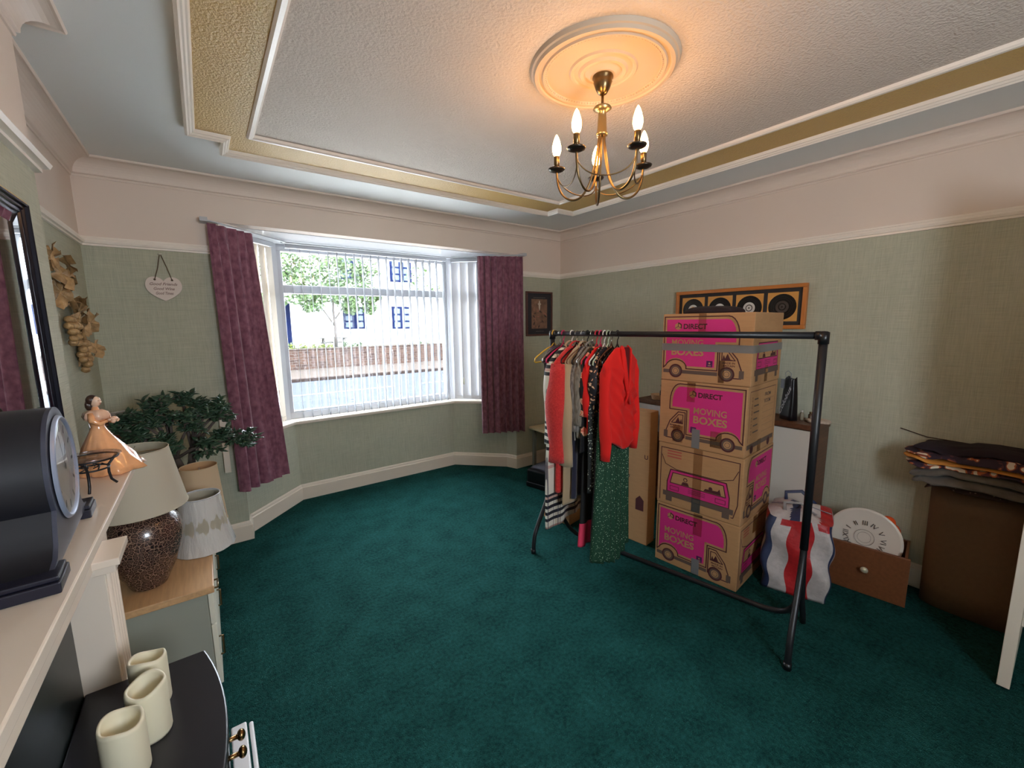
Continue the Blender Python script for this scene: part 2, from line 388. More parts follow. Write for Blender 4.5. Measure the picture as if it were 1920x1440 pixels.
mb = MB().prism([B[1], (.079, 3.561), (-.02, 3.56), out[1], out[2], (2.65, 3.56), (2.551, 3.561), B[4], B[3], B[2]], 0, SILL-.03)
struct('wall_bay', mb, wallpaper)
struct('ceiling', MB().box(XL-.2, XR+.2, YB-.2, YF+.2, ZC, ZC+.12), ceilmargin)
struct('ceiling_bay', MB().prism([(-.02, 3.561), (2.65, 3.561), (2.2, 4.2), (.43, 4.2)], SOF, SOF+.2).prism([B[1], B[4], (2.551, 3.562), (.079, 3.562)], SOF-.004, SOF-.0005), glosswhite)

# raised plaster bands of the ceiling: gold between two cream mouldings
inner = [(.285, -.19), (2.295, -.19), (2.295, 2.495), (.285, 2.495)]
outer = [(.02, -.30), (.16, -.30), (.16, -.49), (2.435, -.49), (2.435, -.365), (2.605, -.365), (2.605, 2.665), (2.435, 2.665), (2.435, 2.79), (.16, 2.79), (.16, 2.60), (.02, 2.60)]
def ring(mb, a, b, z0, z1):   # outline between outer a and the inner rectangle b, built as boxes
    return mb
mb = MB(); z0, z1 = ZC-.012, ZC
for x0, x1, y0, y1 in ((.02, .285, -.30, 2.60), (2.295, 2.605, -.365, 2.665), (.285, 2.295, 2.495, 2.79), (.16, .285, 2.60, 2.79), (2.295, 2.435, 2.665, 2.79), (.285, 2.295, -.49, -.19), (.16, .285, -.49, -.30), (2.295, 2.435, -.49, -.365)): mb.box(x0, x1, y0, y1, z0, z1)
struct('ceiling_band', mb, gold)
struct('ceiling_panel', MB().box(.285, 2.295, -.19, 2.495, ZC-.008, ZC), ceilmat)
pr = [(-.004, ZC), (-.004, ZC-.034), (.006, ZC-.040), (.012, ZC-.034), (.018, ZC-.034), (.024, ZC-.026), (.030, ZC-.026), (.036, ZC-.014), (.040, ZC)]
mb = MB(); sweep(mb, outer, pr, closed=True); struct('trim_1', mb, trimw)
pr = [(-.028, ZC), (-.028, ZC-.018), (-.020, ZC-.026), (-.006, ZC-.026), (.002, ZC-.020), (.004, ZC)]
mb = MB(); sweep(mb, inner, pr, closed=True); struct('trim_2', mb, trimw)
# cove cornice round the room
room = [(XL, YB), (XR, YB), (XR, YF), (XL, YF), (XL, CY1), (CX, CY1), (CX, CY0), (XL, CY0)]
zb = 2.345
pr = [(0, zb-.012), (.006, zb-.012), (.009, zb-.004), (.006, zb), (.014, zb+.004)]
for k in range(9):
    a = k/8*PI/2; pr.append((.016+.070*(1-math.cos(a)), zb+.006+.070*math.sin(a)))
pr += [(.092, zb+.076), (.100, zb+.073), (.104, zb+.079), (.104, ZC)]
mb = MB(); sweep(mb, room, pr, closed=True, smooth=False); struct('trim_3', mb, covemat)
# picture rail
pr = [(0, ZR+.052), (.008, ZR+.050), (.011, ZR+.040), (.020, ZR+.036), (.024, ZR+.024), (.020, ZR+.012), (.010, ZR+.010), (.010, ZR), (0, ZR-.002)]
mb = MB()
sweep(mb, [(.12, YF), (XL, YF), (XL, CY1)], pr); sweep(mb, [(XL, YB), (XR, YB), (XR, YF), (2.54, YF)], pr); sweep(mb, [(CX, CY1+.004), (CX, CY0-.004)], [(d*1.7, z) for d, z in pr])
struct('trim_4', mb, trimw)
# skirting
def skirting(name, path):
    mb = MB(); sweep(mb, path, [(0, .135), (.006, .134), (.010, .124), (.012, .112), (.018, .106), (.019, 0), (0, 0)]); return struct(name, mb, skirt)
skirting('baseboard_front', [(XR, YF), B[5], B[4], B[3], B[2], B[1], B[0], (XL, YF)])
skirting('baseboard_right', [(XR, YB), (XR, YF-.02)])
skirting('baseboard_left', [(XL, YF-.02), (XL, CY1)])
skirting('baseboard_back', [(XL, YB), (XR-.02, YB)])
# sill
mb = MB().prism([B[1], (.079, 3.561), (.0, 3.60), (.46, 4.12), (2.17, 4.12), (2.63, 3.60), (2.551, 3.561), B[4], (2.076, 3.878), (.554, 3.878)], SILL-.03, SILL)
struct('sill_bay', mb, skirt, bevel=.008)

# windows: frame and glass, the middle one with a transom
def window(name, p, q, transom=True, mull=None):
    p, q = Vector(p), Vector(q); Lw = (q-p).length; a = math.atan2(q.y-p.y, q.x-p.x)
    root = bpy.data.objects.new(name, None); C.objects.link(root); root.location = (p.x, p.y, 0); root.rotation_euler = (0, 0, a); root['kind'] = 'structure'
    f = MB(); z0, z1 = SILL, SOF; t = .055
    f.box(0, Lw, 0, .07, z0, z0+t).box(0, Lw, 0, .07, z1-t, z1).box(0, t, 0, .07, z0+t, z1-t).box(Lw-t, Lw, 0, .07, z0+t, z1-t)
    f.box(t, Lw-t, .01, .06, 1.775, 1.845)
    f.box(t, Lw-t, .005, .02, z0+t, z0+t+.012)
    f.build('frame', white, root, bevel=.004)
    MB().box(t-.01, Lw-t+.01, .036, .040, z0+t-.01, 1.785).box(t-.01, Lw-t+.01, .036, .040, 1.835, z1-t+.01).build('glass', glass, root)
    return root
window('window_1', (.518, 4.0), (2.112, 4.0))
wr = bpy.data.objects.new('fill_window', None); C.objects.link(wr); wr['kind'] = 'structure'  # unseen window added to brighten the room from behind
MB().box(BX0, BX1, YB-.12, YB-.06, BZ0, BZ0+.06).box(BX0, BX1, YB-.12, YB-.06, BZ1-.06, BZ1).box(BX0, BX0+.06, YB-.12, YB-.06, BZ0+.06, BZ1-.06).box(BX1-.06, BX1, YB-.12, YB-.06, BZ0+.06, BZ1-.06).build('frame', white, wr)
MB().box(BX0+.05, BX1-.05, YB-.092, YB-.088, BZ0+.05, BZ1-.05).build('glass', glass, wr)
window('window_2', (.079, 3.561), (.518, 4.0))
window('window_3', (2.112, 4.0), (2.551, 3.561))
mb = MB().prism([(.50, 3.97), (.54, 3.985), (.53, 4.10), (.44, 4.06)], SILL, SOF).prism([(2.09, 3.985), (2.13, 3.97), (2.19, 4.06), (2.10, 4.10)], SILL, SOF)
struct('trim_5', mb, white)

# door leaf standing at the near right
mb = MB().box(0, .62, 0, .036, .008, 2.0)
for x0, x1, z0_, z1_ in ((.09, .53, .25, .85), (.09, .53, 1.0, 1.85)):
    mb.box(x0, x1, -.006, 0, z0_, z1_)
d = struct('door_1', mb, skirt, bevel=.002); d.location = (2.497, .026, 0)
# ================================================================== outside
G = -.6
asphalt = mat('road_asphalt', rgb(50, 52, 56), .9, noise=.08, nscale=3, spec=0)
paving = mat('pale_pavement', rgb(58, 52, 48), .9, noise=.1, nscale=2, spec=0)
struct('ground', MB().box(-40, 60, 4.3, 17.5, G-.3, G, 0).box(-40, 60, 17.7, 60, G-.3, G+.06, 1), [asphalt, paving])
struct('bounce_ground', MB().box(-12, 16, 4.35, 9.6, G-.02, G+.03), mat('pale_bounce_ground', rgb(204, 200, 194), .9, noise=.05, nscale=2))  # unseen pale ground added to bounce daylight up onto the ceiling
struct('road_markings', MB().box(-30, 5.2, 13.95, 14.08, G+.001, G+.006).box(6.2, 9.5, 13.95, 14.08, G+.001, G+.006), mat('road_paint', rgb(84, 84, 84), .8, spec=0))
struct('road_kerb', MB().box(-40, 60, 17.4, 17.7, G-.1, G+.10), mat('kerb_stone', rgb(34, 28, 26), .9, spec=0))
def stone_mat():
    m, t, b = newmat('coursed_rubble_stone'); N = t.nodes.new; L = t.links.new
    tc = N('ShaderNodeTexCoord'); mp = N('ShaderNodeMapping'); mp.inputs['Rotation'].default_value = (PI/2, 0, 0); L(tc.outputs['Object'], mp.inputs[0])
    n = N('ShaderNodeTexNoise'); n.inputs['Scale'].default_value = 2.5; L(mp.outputs[0], n.inputs[0])
    mx = N('ShaderNodeMix'); mx.data_type = 'VECTOR'; mx.inputs[0].default_value = .12; L(mp.outputs[0], mx.inputs[4]); L(n.outputs[1], mx.inputs[5])
    br = N('ShaderNodeTexBrick'); L(mx.outputs[1], br.inputs[0]); br.inputs['Scale'].default_value = 2.6; br.inputs['Mortar Size'].default_value = .03; br.inputs['Row Height'].default_value = .28; br.inputs['Brick Width'].default_value = .6
    br.inputs['Color1'].default_value = rgb(56, 42, 36); br.inputs['Color2'].default_value = rgb(38, 30, 28); br.inputs['Mortar'].default_value = rgb(64, 58, 54); br.inputs['Bias'].default_value = -.1
    L(br.outputs[0], b.inputs['Base Color']); b.inputs['Roughness'].default_value = .95; b.inputs['Specular IOR Level'].default_value = 0
    return m
mb = MB().box(-30, 40, 21.8, 22.2, G, .40, 0).box(-30, 40, 21.76, 22.24, .40, .44, 1)
tag(mb.build('garden_wall', [stone_mat(), paving]), 'long low brown stone wall beyond the road with pale coping', 'wall')
struct('garden_ground', MB().box(-30, 40, 22.2, 60, G, .30), mat('garden_lawn', rgb(50, 70, 30), .9))
# house
hs = thing('white_house', 'white rendered house with blue windows across the road', 'house', (0, 25.9, 0))
hwall = mat('white_house_render', rgb(232, 232, 232), .9)
MB().box(-12, 30, 0, 7, .3, 7.2).build('wall', hwall, hs)
MB().slab([(-12.4, 7.2), (30.4, 7.2), (30.4, 7.35), (-12.4, 7.35)], -.4, 7.4, axis=1).build('eaves', mat('roof_slate', rgb(90, 90, 98), .8), hs)
blue = mat('bright_blue_paint', rgb(2, 13, 44), .6, spec=.05); pane = mat('pale_window_pane', rgb(60, 72, 84), .3, spec=.2)
def hwin(x0, x1, z0, z1):
    f = MB(); f.box(x0, x1, -.06, .02, z0, z1); fr = f.build('window', blue, hs)
    wv = x1-x0; h = (z1-z0)
    for a, b_ in ((.10, .40), (.62, .92)):
        g = MB()
        for r in range(3):
            zz0 = z0+h*(.08+r*.30); g.box(x0+wv*a, x0+wv*b_, -.075, -.055, zz0, zz0+h*.22)
        g.build('pane', pane, fr)
for a in ((6.70, 7.93, 1.30, 2.60), (9.64, 10.93, 1.26, 2.66), (9.64, 11.05, 4.17, 5.54), (6.7, 7.93, 4.17, 5.54), (13.6, 14.9, 1.26, 2.66)): hwin(*a)
MB().box(2.9, 3.92, -.08, .02, .30, 2.75).build('front_door', blue, hs)
# trees, bushes, bench
leafm = mat('garden_tree_leaves', rgb(58, 78, 40), .6, noise=.45, nscale=3)
bark = mat('tree_bark', rgb(52, 46, 42), .9, noise=.2, nscale=8)
def leaves(mb, centers, n, size, rnd):
    for _ in range(n):
        c, R = rnd.choice(centers); d = Vector((rnd.gauss(0, 1), rnd.gauss(0, 1), rnd.gauss(0, 1))).normalized()*R*(rnd.random()**.4)
        p = Vector(c)+d; a = Vector((rnd.gauss(0, 1), rnd.gauss(0, 1), rnd.gauss(0, .6))).normalized(); b_ = a.cross(Vector((rnd.gauss(0, 1), rnd.gauss(0, 1), rnd.gauss(0, 1)))).normalized(); s_ = size*rnd.uniform(.6, 1.3)
        mb.add([p-a*s_, p-b_*s_*.45, p+a*s_, p+b_*s_*.45], [(0, 1, 2, 3)])
def tree(name, label, x, y, base, branches, blobs, n, size, trunk_r, seed):
    rnd = random.Random(seed); t = thing(name, label, 'tree', (x, y, base))
    b_ = MB()
    for pts, r in branches: b_.tube(pts, [r*(1-.7*k/(len(pts)-1)) for k in range(len(pts))], 8)
    b_.build('trunk', bark, t); f = MB(); leaves(f, blobs, n, size, rnd); f.build('foliage', leafm, t)
tree('garden_tree', 'leafy green tree in front of the white house', 5.75, 24.0, .3,
     [([(0, 0, 0), (.03, 0, 1.0), (-.02, 0, 2.0), (.05, 0, 3.4)], .10), ([(0, 0, 1.2), (-.5, 0, 2.0), (-1.2, .1, 2.9)], .05), ([(0, 0, 1.5), (.6, .1, 2.3), (1.4, 0, 3.0)], .05)],
     [((-1.9, 0, 3.2), .95), ((-2.3, 0, 4.4), 1.0), ((-1.0, 0, 2.5), .7), ((-.9, 0, 3.9), 1.1), ((.2, 0, 3.0), .8), ((.6, 0, 4.3), 1.1), ((1.6, 0, 3.1), .75), ((1.8, 0, 4.2), .8), ((-3.0, 0, 2.6), .6), ((.9, 0, 2.3), .5), ((0, 0, 5.2), 1.2), ((-2, 0, 5.6), 1.0), ((-3.2, 0, 3.8), .8), ((1.9, 0, 2.2), .4), ((-3.1, 0, 1.9), .4), ((2.3, 0, 2.9), .4)],
     7500, .13, .1, 3)
tree('street_tree', 'sparse thin tree at the right of the white house', 13.0, 24.4, .3,
     [([(0, 0, 0), (-.05, 0, 1.6), (-.5, 0, 2.7), (-1.4, 0, 4.2)], .05), ([(-.1, 0, 1.8), (.3, 0, 2.6), (.2, 0, 3.5)], .03)],
     [((-1.6, 0, 3.6), .8), ((-2.4, 0, 3.7), .7), ((-.7, 0, 3.2), .6), ((-1.9, 0, 4.6), .7)], 420, .12, .05, 5)
def bush(label, x, y, z, n, blobs, m, seed):
    mb = MB(); leaves(mb, blobs, n, .06, random.Random(seed)); o = mb.build('garden_bush', m, loc=(x, y, z)); tag(o, label, 'bush')
limebush = mat('lime_bush_leaves', rgb(74, 84, 26), .6, noise=.3, nscale=5); grbush = mat('green_bush_leaves', rgb(44, 58, 28), .6, noise=.4, nscale=5)
bush('lime green low bushes along the top of the stone wall by the blue door', 3.9, 22.9, .35, 900, [((-.5, 0, .12), .24), ((0, 0, .12), .22), ((.5, 0, .1), .22), ((.9, 0, .08), .18), ((1.3, 0, .1), .16)], limebush, 1)
bush('green bush under the bench beside the tree', 6.35, 23.4, .35, 400, [((-.3, 0, .15), .2), ((.1, 0, .12), .25), ((.5, 0, .12), .2)], grbush, 2)
bush('small sparse green shrub growing at the right of the stone wall', 10.2, 23.0, .35, 240, [((-.5, 0, .1), .2), ((0, 0, .12), .2), ((.5, 0, .08), .18)], grbush, 4)
bt = thing('picnic_bench', 'grey wooden picnic bench in front of the white house', 'bench', (5.85, 24.9, .3)); bw = mat('weathered_bench_wood', rgb(50, 47, 44), .9)
MB().box(-.7, .7, -.3, .3, .50, .55).build('table_top', bw, bt)
for sx in (-.55, .55): MB().slab([(-.35, 0), (-.27, 0), (-.1, .5), (-.18, .5)], sx-.03, sx+.03).slab([(.35, 0), (.27, 0), (.1, .5), (.18, .5)], sx-.03, sx+.03).build('leg', bw, bt)
for sy in (-.55, .55): MB().box(-.7, .7, sy-.1, sy+.1, .26, .30).build('seat', bw, bt)
for s_ in (-.55, .55): MB().box(s_-.03, s_+.03, -.6, .6, .22, .26).build('cross_bar', bw, bt)
# ================================================================== blinds, curtains, soffit rail
def blind(name, label, p, q, n, az, vm, chain=True, wv=.089):
    """vertical blind from p to q (x-y); az = how far the vanes turn away from the line of the track"""
    p, q = Vector(p), Vector(q); Lw = (q-p).length; a = math.atan2(q.y-p.y, q.x-p.x)
    t = thing(name, label, 'blind', (p.x, p.y, SILL), a)
    MB().box(0, Lw, -.018, .022, 1.435, 1.468).build('head_rail', white, t)
    vm_ = MB()
    r = random.Random(int(Lw*1000))
    for i in range(n):
        x = (i+.5)*Lw/n; aa = az+r.uniform(-.02, .02); dx, dy = math.cos(aa)*wv/2, math.sin(aa)*wv/2
        def fn(u, v, x=x, dx=dx, dy=dy): 
            s = (u-.5)*2; c = .002*(1-s*s); return (x+dx*s-dy/wv*2*c, dy*s+dx/wv*2*c, .03+1.40*v)
        MB().grid(fn, 5, 2).build('vane', vm, t)
        MB().box(-wv/2, wv/2, -.002, .002, 0, .03).xf(Matrix.Translation((x, 0, .012)) @ Matrix.Rotation(aa, 4, 'Z')).build('weight', vm, t)
    if chain:
        c = MB().tube([(Lw*(i+.5)/n, -.02 if i % 2 else .02, .022) for i in range(n)], .0012, 5)
        c.build('bottom_chain', white, t)
    return t
blind('vertical_blind', 'wide white vertical blind with open vanes at the middle window', (.60, 3.945), (2.06, 3.945), 20, math.radians(83), vane_c)
blind('vertical_blind', 'narrow cream vertical blind closed over the left bay window', (.132, 3.583), (.505, 3.952), 7, math.radians(12), vane_b, chain=False)
blind('vertical_blind', 'narrow white vertical blind closed over the right bay window', (2.128, 3.950), (2.503, 3.578), 6, math.radians(14), vane, chain=False)
mb = MB().tube([(2.155, 3.80, 2.12), (2.155, 3.80, .95)], .0015, 6); mb.lathe([(.002, .075), (.007, .07), (.009, .03), (.007, 0)], (2.155, 3.80, .875), n=12)
tag(mb.build('blind_cord', cream), 'thin blind pull cord with cream tassel in the right of the bay', 'cord')
# curtain rail following the bay
tr = smooth([(.075, 3.30, 0), (.12, 3.325, 0), (.22, 3.43, 0), (.56, 3.77, 0), (.68, 3.82, 0), (1.95, 3.82, 0), (2.07, 3.77, 0), (2.42, 3.43, 0), (2.52, 3.325, 0), (2.57, 3.30, 0)], 4)
mb = MB().tube([(x, y, 2.155) for x, y, z in tr], .011, 8, flat=.6); mb.box(.045, .085, 3.29, 3.38, 2.15, 2.175).box(2.56, 2.60, 3.29, 3.38, 2.15, 2.175)
tag(mb.build('curtain_rail', white), 'white curved curtain rail under the bay soffit', 'curtain rail')
def curtain(label, top, bot, z0, z1, nf, seed, amp=.027):
    """folded cloth between a top line and a bottom line in plan"""
    r = random.Random(seed); ph = [r.uniform(0, 6) for _ in range(8)]
    T0, T1, B0, B1 = [Vector(a) for a in (*top, *bot)]
    t = thing('curtain', label, 'curtain', (T0.x, T0.y, z0), 0, None)
    def P(u, v, off=0):
        a = T0+(T1-T0)*u; b = B0+(B1-B0)*u; q = a+(b-a)*((1-v)**1.1); d = (T1-T0).normalized(); nn = Vector((-d.y, d.x))
        A = amp*(.55+.75*(1-v)) if v < .93 else amp*.55
        w_ = math.sin(2*PI*nf*u+1.3*math.sin(4*u+ph[0])+.5*math.sin(3*(1-v)+ph[1]))+.35*math.sin(4*PI*nf*u+ph[2]+1.2*(1-v))+.25*math.sin(2*PI*(nf*.37)*u+ph[3])
        if v > .93: w_ += .5*math.sin(2*PI*nf*2.1*u+ph[4])
        return (q.x+nn.x*(A*w_+off)+d.x*A*.5*math.cos(2*PI*nf*u+ph[5])-T0.x, q.y+nn.y*(A*w_+off)+d.y*A*.5*math.cos(2*PI*nf*u+ph[5])-T0.y, (z1-z0)*v)
    mb = MB(); nu = 150
    mb.grid(lambda u, v: P(u, v*.94), nu, 40); mb.grid(lambda u, v: P(u, v*.94, .004), nu, 40)
    e = []
    mb.build('drape', plum, t); 
    h = MB(); h.grid(lambda u, v: P(u, .94+.06*v), nu, 5); h.grid(lambda u, v: P(u, .94+.06*v, .006), nu, 5); h.build('header_tape', plum, t)
    return t
curtain('long plum damask curtain hanging at the left of the bay window, beside the jade plant', ((.085, 3.285), (.335, 3.505)), ((.105, 3.275), (.42, 3.50)), .385, 2.14, 5.2, 3, amp=.020)
curtain('plum damask curtain at the right of the bay window, beside the small framed print', ((2.165, 3.500), (2.56, 3.290)), ((2.18, 3.495), (2.57, 3.285)), .41, 2.14, 7.2, 8, amp=.020)
# radiator-style white pipe cover by the left curtain
mb = MB().box(.03, .065, 3.345, 3.379, .52, .95); tag(mb.build('cable_cover', skirt), 'narrow white cable cover on the wall behind the left curtain', 'cover')

# ================================================================== chandelier and rose
ch = (1.27, 1.15)
prof = [(0, 0)]
def rosep():
    p = [(.0, -.030), (.045, -.030), (.05, -.024), (.065, -.024), (.070, -.030), (.082, -.030), (.090, -.020), (.105, -.018), (.110, -.024), (.118, -.024), (.124, -.016), (.16, -.012), (.205, -.022), (.212, -.034), (.220, -.036), (.224, -.028), (.234, -.028), (.238, -.036), (.250, -.036), (.256, -.024), (.262, -.020), (.266, -.008), (.268, 0)]
    return [(r*1.0, z*.72 if r > .06 else z) for r, z in p]
mb = MB().lathe(rosep(), (0, 0, 0), n=96, cap0=False, cap1=False)
for k in range(110):
    a = 2*PI*k/110; mb.ball((.2085*math.cos(a), .2085*math.sin(a), -.021), .0038, 6, 4)
tag(mb.build('ceiling_rose', mat('plaster_rose_paint', rgb(196, 178, 156), .6), loc=(ch[0], ch[1], ZC-.006), split=28), 'large round moulded plaster rose on the ceiling above the chandelier', 'ceiling rose')
cl = thing('chandelier', 'antique brass chandelier with five lit candle bulbs', 'ceiling light', (ch[0], ch[1], 1.97), math.radians(49))
Z = lambda z: z-1.97
MB().lathe([(.002, Z(2.402)), (.036, Z(2.400)), (.038, Z(2.388)), (.032, Z(2.382)), (.034, Z(2.374)), (.026, Z(2.352)), (.016, Z(2.336)), (.006, Z(2.330))], n=32).build('ceiling_cup', brass, cl)
MB().tube([(0, 0, Z(2.335)), (0, 0, Z(2.285))], .005, 10).build('rod', brass, cl)
MB().lathe([(.004, Z(2.292)), (.030, Z(2.290)), (.034, Z(2.284)), (.022, Z(2.276)), (.014, Z(2.270)), (.015, Z(2.255)), (.016, Z(2.250)), (.018, Z(2.205)), (.021, Z(2.200)), (.021, Z(2.192)), (.004, Z(2.190))], n=28).build('stem', mat('aged_brass_stem', rgb(150, 136, 104), .35, metal=.9), cl)
bulb_m = emit('lit_bulb_glass', (1.0, .49, .16, 1), 29)
cupb = mat('dark_bronze_cup', rgb(70, 62, 54), .3, metal=.8)
for k in range(5):
    a = 2*PI*k/5; ca, sa = math.cos(a), math.sin(a); R_ = .175
    def cp(r, z): return (r*ca, r*sa, Z(z))
    arm = MB().tube(smooth([cp(.010, 2.195)]+[cp(r, z) for r, z in ((.012, 2.17), (.018, 2.13), (.030, 2.07), (.048, 2.02), (.075, 1.985), (.105, 1.975), (.135, 1.985), (.158, 2.01), (.170, 2.045), (.175, 2.09))]), .0042, 8).build('arm', brass, cl)
    # lower scroll joining neighbour arms
    a2 = a+2*PI/5
    p0 = (.175*ca, .175*sa, Z(2.075)); p3 = (.175*math.cos(a2), .175*math.sin(a2), Z(2.075)); am = (a+a2)/2
    MB().tube(bez(p0, (.15*ca, .15*sa, Z(1.99)), (.15*math.cos(a2), .15*math.sin(a2), Z(1.99)), p3, 16), .0024, 6).build('scroll', brass, cl)
    cn = MB().lathe([(.003, 0), (.018, .001), (.030, .006), (.033, .012), (.031, .013), (.017, .008), (.011, .010)], (R_*ca, R_*sa, Z(2.088)), n=24).build('candle_cup', cupb, cl)
    MB().lathe([(.0105, .008), (.0110, .055), (.0100, .058)], (R_*ca, R_*sa, Z(2.088)), n=18).build('candle_tube', brass, cn)
    bp = [(.007, .056), (.0135, .066), (.0170, .080), (.0165, .095), (.0125, .112), (.0075, .126), (.003, .134), (.0008, .137)]
    MB().lathe(bp, (R_*ca, R_*sa, Z(2.088)), n=18).build('bulb', bulb_m, cn)

# ================================================================== pictures and wall things
def rect_frame(mb, w_, h, t, d, mi=0, d0=0):
    """picture frame in x (width) and z (height), y from 0 (wall) to -d"""
    mb.box(-w_/2, w_/2, -d, -d0, 0, t, mi).box(-w_/2, w_/2, -d, -d0, h-t, h, mi).box(-w_/2, -w_/2+t, -d, -d0, t, h-t, mi).box(w_/2-t, w_/2, -d, -d0, t, h-t, mi); return mb
p = thing('framed_print', 'small dark framed print of brown leafy figures, right of the window', 'picture', (2.822, YF-.002, 1.372))
Wp, Hp = .35, .45
rect_frame(MB(), Wp, Hp, .018, .022).build('frame', mat('red_brown_frame', rgb(92, 56, 48), .4), p, bevel=.003)
MB().box(-Wp/2+.016, Wp/2-.016, -.012, -.002, .016, Hp-.016).build('mount', mat('charcoal_mount', rgb(46, 44, 50), .7), p)
pa = Art(); pb = mat('print_brown_ground', rgb(104, 80, 62), .6, nscale=22, col2=rgb(150, 112, 92)); pc = mat('print_pale_figure', rgb(206, 192, 176), .6); pdk = mat('print_dark_shape', rgb(70, 54, 50), .6); ppk = mat('print_rose_shape', rgb(168, 112, 96), .6)
pa.rect(-.105, .075, .105, .375, pb, 1)
r_ = random.Random(4)
for k in range(26):
    a = r_.uniform(0, PI*2); u, v = r_.uniform(-.09, .09), r_.uniform(.09, .27); s_ = r_.uniform(.012, .03)
    pa.poly([(u+s_*math.cos(a), v+s_*math.sin(a)), (u+s_*.35*math.cos(a+1.6), v+s_*.35*math.sin(a+1.6)), (u-s_*math.cos(a), v-s_*math.sin(a)), (u-s_*.35*math.cos(a+1.6), v-s_*.35*math.sin(a+1.6))], [pdk, ppk, pb][k % 3], 2+.1*k)
pa.poly([(-.006, .36), (.006, .36), (.010, .335), (.026, .325), (.012, .318), (.010, .285), (0, .255), (-.010, .285), (-.012, .318), (-.026, .325), (-.010, .335)], pc, 6)
pa.rect(-.08, .388, .08, .392, mat('mount_lettering', rgb(110, 104, 100), .7), 1).rect(-.05, .045, .06, .049, pa.mats[-1], 1)
pa.build('print', p, (0, -.012, 0), (1, 0, 0), (0, 0, 1), gap=.0002)
# framed records on the right wall
p = thing('framed_records', 'long wooden frame with four vinyl records behind the box stack', 'picture', (XR-.002, 1.525, 1.445), -PI/2)
Wp, Hp = .915, .29
rect_frame(MB(), Wp, Hp, .025, .028).build('frame', mat('orange_pine_frame', rgb(190, 118, 56), .4, noise=.1, nscale=8), p, bevel=.003)
MB().box(-Wp/2+.02, Wp/2-.02, -.012, -.002, .02, Hp-.02).build('mount', mat('black_record_mount', rgb(40, 38, 40), .7), p)
sq = mat('orange_sleeve_card', rgb(208, 150, 74), .6); vin = mat('vinyl_record_black', rgb(20, 18, 20), .25); lab = mat('pale_record_label', rgb(206, 204, 200), .6); lab2 = mat('dark_record_label', rgb(60, 50, 46), .5)
for k in range(4):
    u = -.315+k*.21; a = Art().rect(u-.092, .05, u+.092, .24, sq, 1).disc(u, .145, .085, vin, 2)
    a.disc(u, .145, .040, [lab, lab, lab, lab2][k], 3).disc(u, .145, .024, [sq, vin, lab2, vin][k], 4).disc(u, .145, .018, [lab, lab2, lab, lab2][k], 5).disc(u, .145, .005, vin, 6)
    a.disc(u, .145, .066, lab2, 3, r2=.0652).disc(u, .145, .054, lab2, 3, r2=.0532)
    a.build('record', p, (0, -.012, 0), (1, 0, 0), (0, 0, 1), gap=.0003)
# heart sign
p = thing('heart_sign', 'cream hanging heart sign with good friends wording near the picture rail', 'sign', (-.168, YF-.012, 1.662))
q1 = bez((0, .091, 0), (.016, .116, 0), (.088, .122, 0), (.088, .068, 0), 14); q2 = bez((.088, .068, 0), (.088, .036, 0), (.036, .014, 0), (0, 0, 0), 14)
rh = [(a, b*1.33) for a, b, c in q1+q2[1:]]; hp = rh+[(-a, b) for a, b in reversed(rh[1:-1])]
MB().slab(hp, -.004, .004, axis=1).build('heart', mat('cream_sign_paint', rgb(222, 208, 200), .6), p, bevel=.002)
MB().tube([(-.040, -.004, .128), (-.018, -.003, .20), (-.004, -.004, .272), (.004, -.004, .272), (.025, -.003, .20), (.042, -.004, .127)], .0022, 6).ball((-.040, -.006, .128), .006, 8, 6).ball((.042, -.006, .127), .006, 8, 6).build('rope', mat('brown_twine', rgb(104, 88, 74), .9), p)
MB().lathe([(.001, .004), (.010, .004), (.010, -.002), (.001, -.003)], (0, -.012, .278), n=14).build('cup_hook', cream, p)
si = mat('sign_brown_ink', rgb(140, 112, 104), .7); a = Art()
for tx, v, ww in (('Good Friends', .094, .132), ('Good Wine', .066, .100), ('Good Times', .039, .084)): a.text(tx, 0, v, .017, si, 1, w=ww, italic=.35, align='c')
a.build('wording', p, (0, -.0045, 0), (1, 0, 0), (0, 0, 1))
# gold leaf and grape wall plaque on the left recess wall
gl = mat('aged_gold_resin', rgb(176, 142, 98), .42, metal=.25, noise=.3, nscale=30, bump=.3, bscale=60)
p = thing('wall_plaque', 'gold vine leaf and grape plaque on the wall beyond the mirror', 'wall ornament', (XL, 2.83, 1.30)); p.scale = (1.1, .86, 1)
def leafshape(cx, cz, s, rot, lift=.02, curl=.02, seed=0):
    mb = MB(); n = 30
    def fn(u, v):
        a = 2*PI*u; rr = s*(.45+.40*abs(math.cos(2.5*a))**.8+.05*math.cos(15*a))*v
        x = rr*math.cos(a); z = rr*math.sin(a); X = x*math.cos(rot)-z*math.sin(rot); Zz = x*math.sin(rot)+z*math.cos(rot)
        return (lift+.010*math.sin(5*a)*v+.022*math.sin(rot*3+a)*v+.006*math.cos(10*a)*v*v, cx+X, cz+Zz)
    mb.grid(fn, n, 7, cu=True); return mb
lf = [(-.26, .50, .075, .3), (-.20, .44, .085, 1.2), (-.13, .48, .06, 2.2), (-.17, .36, .085, .8), (-.08, .38, .07, 2.8), (-.05, .28, .08, .1), (.02, .34, .075, 1.5), (.10, .30, .075, 2.4), (.16, .23, .085, .6), (.14, .14, .07, 1.9), (.04, .20, .075, 3.0), (.22, .10, .06, 1.0), (.12, .05, .055, .2)]
for k, (cy_, cz, s, ro) in enumerate(lf): leafshape(cy_, cz, s, ro, .018+.016*(k % 3)).build('leaf', gl, p)
